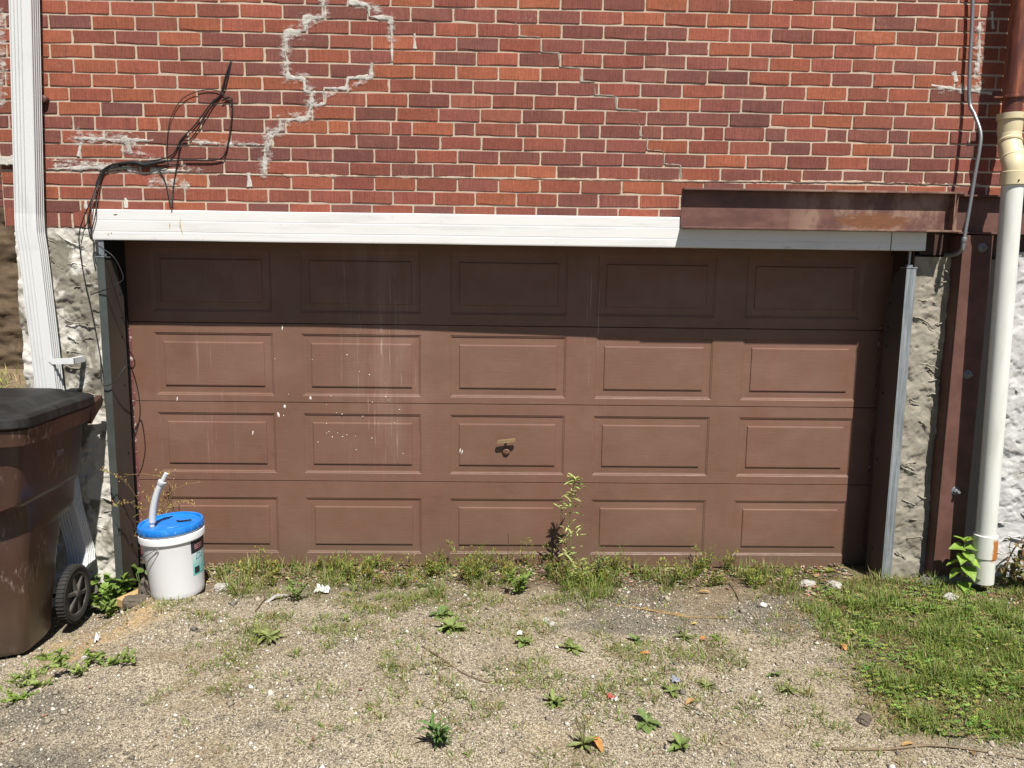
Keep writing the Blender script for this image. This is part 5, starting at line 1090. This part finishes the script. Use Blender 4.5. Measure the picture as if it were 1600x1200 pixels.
def dryleaf(p, L, W_, az, curl, col, label):
    t = bpy.data.objects.new('dry_leaf', None); b = MB(); n = 7; vs = []
    for i in range(n):
        s_ = i/(n-1); w_ = W_*math.sin(math.pi*(.06+.9*s_))**.7; zc = curl*L*(4*s_*(1-s_))*.35+.002+.25*curl*L*s_*s_; vs += [(L*(s_-.5), -w_, zc+w_*.7*curl), (L*(s_-.5), 0, zc), (L*(s_-.5), w_, zc+w_*.9*curl)]
    b.add(vs, [(3*i+j, 3*i+j+1, 3*i+4+j, 3*i+3+j) for i in range(n-1) for j in range(2)]); o = b.build('dry_leaf', M['dry'], None, True, True); bpy.data.objects.remove(t)
    o.location = (p[0], p[1], gz(p[0],p[1])+.004); o.rotation_euler = (0, 0, az); o.color = (*col, 1); tag(o, label, 'leaf', 'fallen dry leaves on the gravel and grass')
OR = (.52,.25,.08)
for a in [((0.353,-1.509,0), .075, .014, 1.9, .5, OR, 'orange curled dry leaf beside the spiked foreground rosette'), ((0.6343,-0.8884,0), .05, .009, .1, .4, OR, 'flat orange dry leaf below the lone rosette on dark asphalt'), ((0.7328,-1.257,0), .048, .010, .5, .5, (.46,.28,.12), 'tan folded dry leaf right of the red wrapper'),
          ((1.494,-0.8357,0.01), .05, .012, 1.5, .4, OR, 'orange dry leaf standing at the lawn edge'), ((1.605,-0.6668,0.01), .05, .007, -.6, .2, (.55,.42,.22), 'pale straw leaf lying in the lawn near its tip'), ((1.073,-0.1761,0), .06, .010, -.3, .5, (.50,.30,.12), 'long tan leaf near the door weeds on the right'),
          ((0.9162,-0.7495,0), .03, .012, .3, .7, (.50,.20,.08), 'reddish dried flower head between two rosettes'), ((1.412,-1.508,0), .045, .008, .2, .3, (.48,.30,.12), 'small dry leaf at the bottom right of the lawn'), ((0.9184,-0.587,0), .03, .008, .2, .3, (.55,.42,.12), 'yellow dry leaf above the seed spike rosette')]: dryleaf(*a)
def stick(pts, r, name, label, col=(.14,.10,.07)):
    P = [Vector((p[0], p[1], gz(p[0],p[1])+r*1.3+(p[2] if len(p) > 2 and p[2] > .02 else 0))) for p in pts]; b = MB(); C_ = catmull(P, 5); b.tube(C_, [r*(1-.5*i/len(C_)) for i in range(len(C_))], 6); o = tag(b.build(name, M['dry'], smooth=True, cols=True), label, 'stick'); o.color = (*col, 1); return o
stick([(-1.709,-0.8301,-0.02),(-1.663,-0.8574,-0.02),(-1.608,-0.8895,-0.02)], .004, 'stick', 'short dark stick in front of the trash cart')
stick([(-0.2901,-0.5707,0),(-0.2123,-0.5097,0),(-0.1739,-0.3897,0),(-0.0847,-0.2763,0)], .0035, 'twig', 'dry twig crossing the wide pale rosette', (.30,.21,.13))
stick([(1.142,-1.533,0),(1.314,-1.537,0),(1.476,-1.519,0),(1.612,-1.547,0),(1.775,-1.595,0)], .005, 'stick', 'long dry vine stem lying along the bottom edge of the lawn', (.24,.18,.12))
stick([(-0.301,-0.8215,0),(-0.2126,-0.9202,0),(-0.1289,-1.023,0),(-0.0259,-1.096,0),(0.0727,-1.157,0)], .003, 'twig', 'thin dark runner crossing the gravel left of centre', (.20,.14,.09))
stick([(1.248,-0.0302,-0),(1.24,-0.166,0),(1.213,-0.3163,0)], .004, 'twig', 'dark twig sticking out of the door weeds on the right')
stick([(-1.12,-0.4488,0),(-1.119,-0.3625,0),(-1.128,-0.2722,0),(-1.161,-0.1937,0)], .004, 'twig', 'bent dark twig left of the plastic strip')
st = stick([(0.5879,-0.3452,0),(0.7026,-0.4029,0),(0.814,-0.4589,0),(0.9257,-0.4997,0),(1.08,-0.5391,0)], .0028, 'straw_stalk', 'long dry straw stalk with seed head on the dark asphalt', (.46,.30,.14))
b = MB()
for i in range(46):
    q = Vector((0.7026,-0.4029,0)).lerp(Vector((0.9049,-0.486,0)), gr_.random()); b.blade((q.x, q.y+gr_.gauss(0,.006), gz(q.x,q.y)+.004), (1, gr_.uniform(-.8,.8), 0), gr_.uniform(.015,.035), .004, 1.3, (.50,.33,.15), 2)
tag(b.build('seed_head', M['dry'], st, cols=True), kind='stuff')
for i, (p, s_, m_, lab) in enumerate([((0.2366,-0.5663,0), .014, 'rock_pale', 'white pebble left of the straw stalk, upper of a touching pair'), ((0.2627,-0.6117,0), .014, 'rock_pale', 'bluish white pebble, lower of a touching pair'), ((1.782,-0.0988,0.02), .028, 'rock_pale', 'pale grey stone at the foot of the right channel'), ((1.654,-0.057,0.02), .03, 'rock_pale', 'flat white stone among weeds right of the door'),
        ((1.329,-1.368,0), .022, 'rock', 'dark flat stone at the lower lawn edge'), ((-1.669,-0.9111,-0.02), .012, 'rock_pale', 'small white pebble below the short dark stick'), ((-1.388,-0.1476,0), .03, 'rock_pale', 'crumbled white lump right of the bucket'), ((2.262,-0.3208,0.03), .03, 'rock_pale', 'pale broken stone at the foot of the bright leaved plant')]):
    rock('stone', (p[0], p[1], gz(p[0],p[1])+s_*.3), s_*1.25, s_, s_*.6, M[m_], lab, 'stone', i*3.3, 'loose stones on the drive', i)
# timber offcut and lumps of old asphalt beside the bucket
b = MB(); b.box((-.055,-.10,0), (.055,.10,.045), .004); o = tag(b.build('timber_offcut', M['wood']), 'short pale timber offcut lying beside the bucket', 'timber'); o.location = (-1.80,-.13, gz(-1.80,-.13)+.0); o.rotation_euler = (.05,.05,-.5)
rock('asphalt_lump', (-1.745,-.15, gz(-1.745,-.15)+.045), .055, .045, .06, M['rock'], 'tall dark crumbling asphalt lump against the bucket', 'rubble', 2.2)
rock('asphalt_lump', (-1.765,-.245, gz(-1.765,-.245)+.012), .065, .04, .026, M['rock'], 'flat dark asphalt lump in front of the timber offcut', 'rubble', 6.1)
rock('asphalt_lump', (-1.84,-.02, gz(-1.84,-.02)+.02), .05, .035, .03, M['rock'], 'brown lump behind the timber offcut at the channel foot', 'rubble', 9.4)
b = MB()
for _ in range(150): scrap(gr_.gauss(-1.74,.03), gr_.uniform(-.06,.10), gr_.uniform(.010,.025), tuple(q*gr_.uniform(.6,1.2) for q in gr_.choice([(.40,.28,.16),(.5,.4,.27),(.2,.12,.08)])), gr_.uniform(.0,.09))
tag(b.build('dry_leaf_heap', M['dry'], cols=True), kind='stuff')
# things on the yard beyond the corner
t = thing('timber_block', (-3.1, .9, .70), 'weathered timber block on the raised yard beyond the left corner', 'timber'); b = MB(); b.box((-.22,-.12,0), (.35,.12,.10), .008); b.build('block', M['wood'], t)
b = MB(); b.lathe([(.0001,.12),(.10,.12),(.125,.10),(.13,.07),(.12,.06),(.11,.0)], 24, Matrix.Translation((-3.03,.62,.73))); tag(b.build('tub', plain('dark_green_plastic', (.02,.035,.03), .4), smooth=40), 'dark green plastic tub edge above the trash cart lid', 'tub')
b = MB()
for _ in range(900):
    x = gr_.uniform(-4.6,-2.5); y = gr_.uniform(.7,2.9); p = (x, y, .69); b.blade(p, rdir(), gr_.uniform(.04,.14), .008, gr_.uniform(.2,1.2), gcol(.5), 2)
tag(b.build('yard_weeds', M['dry'], cols=True), kind='stuff')
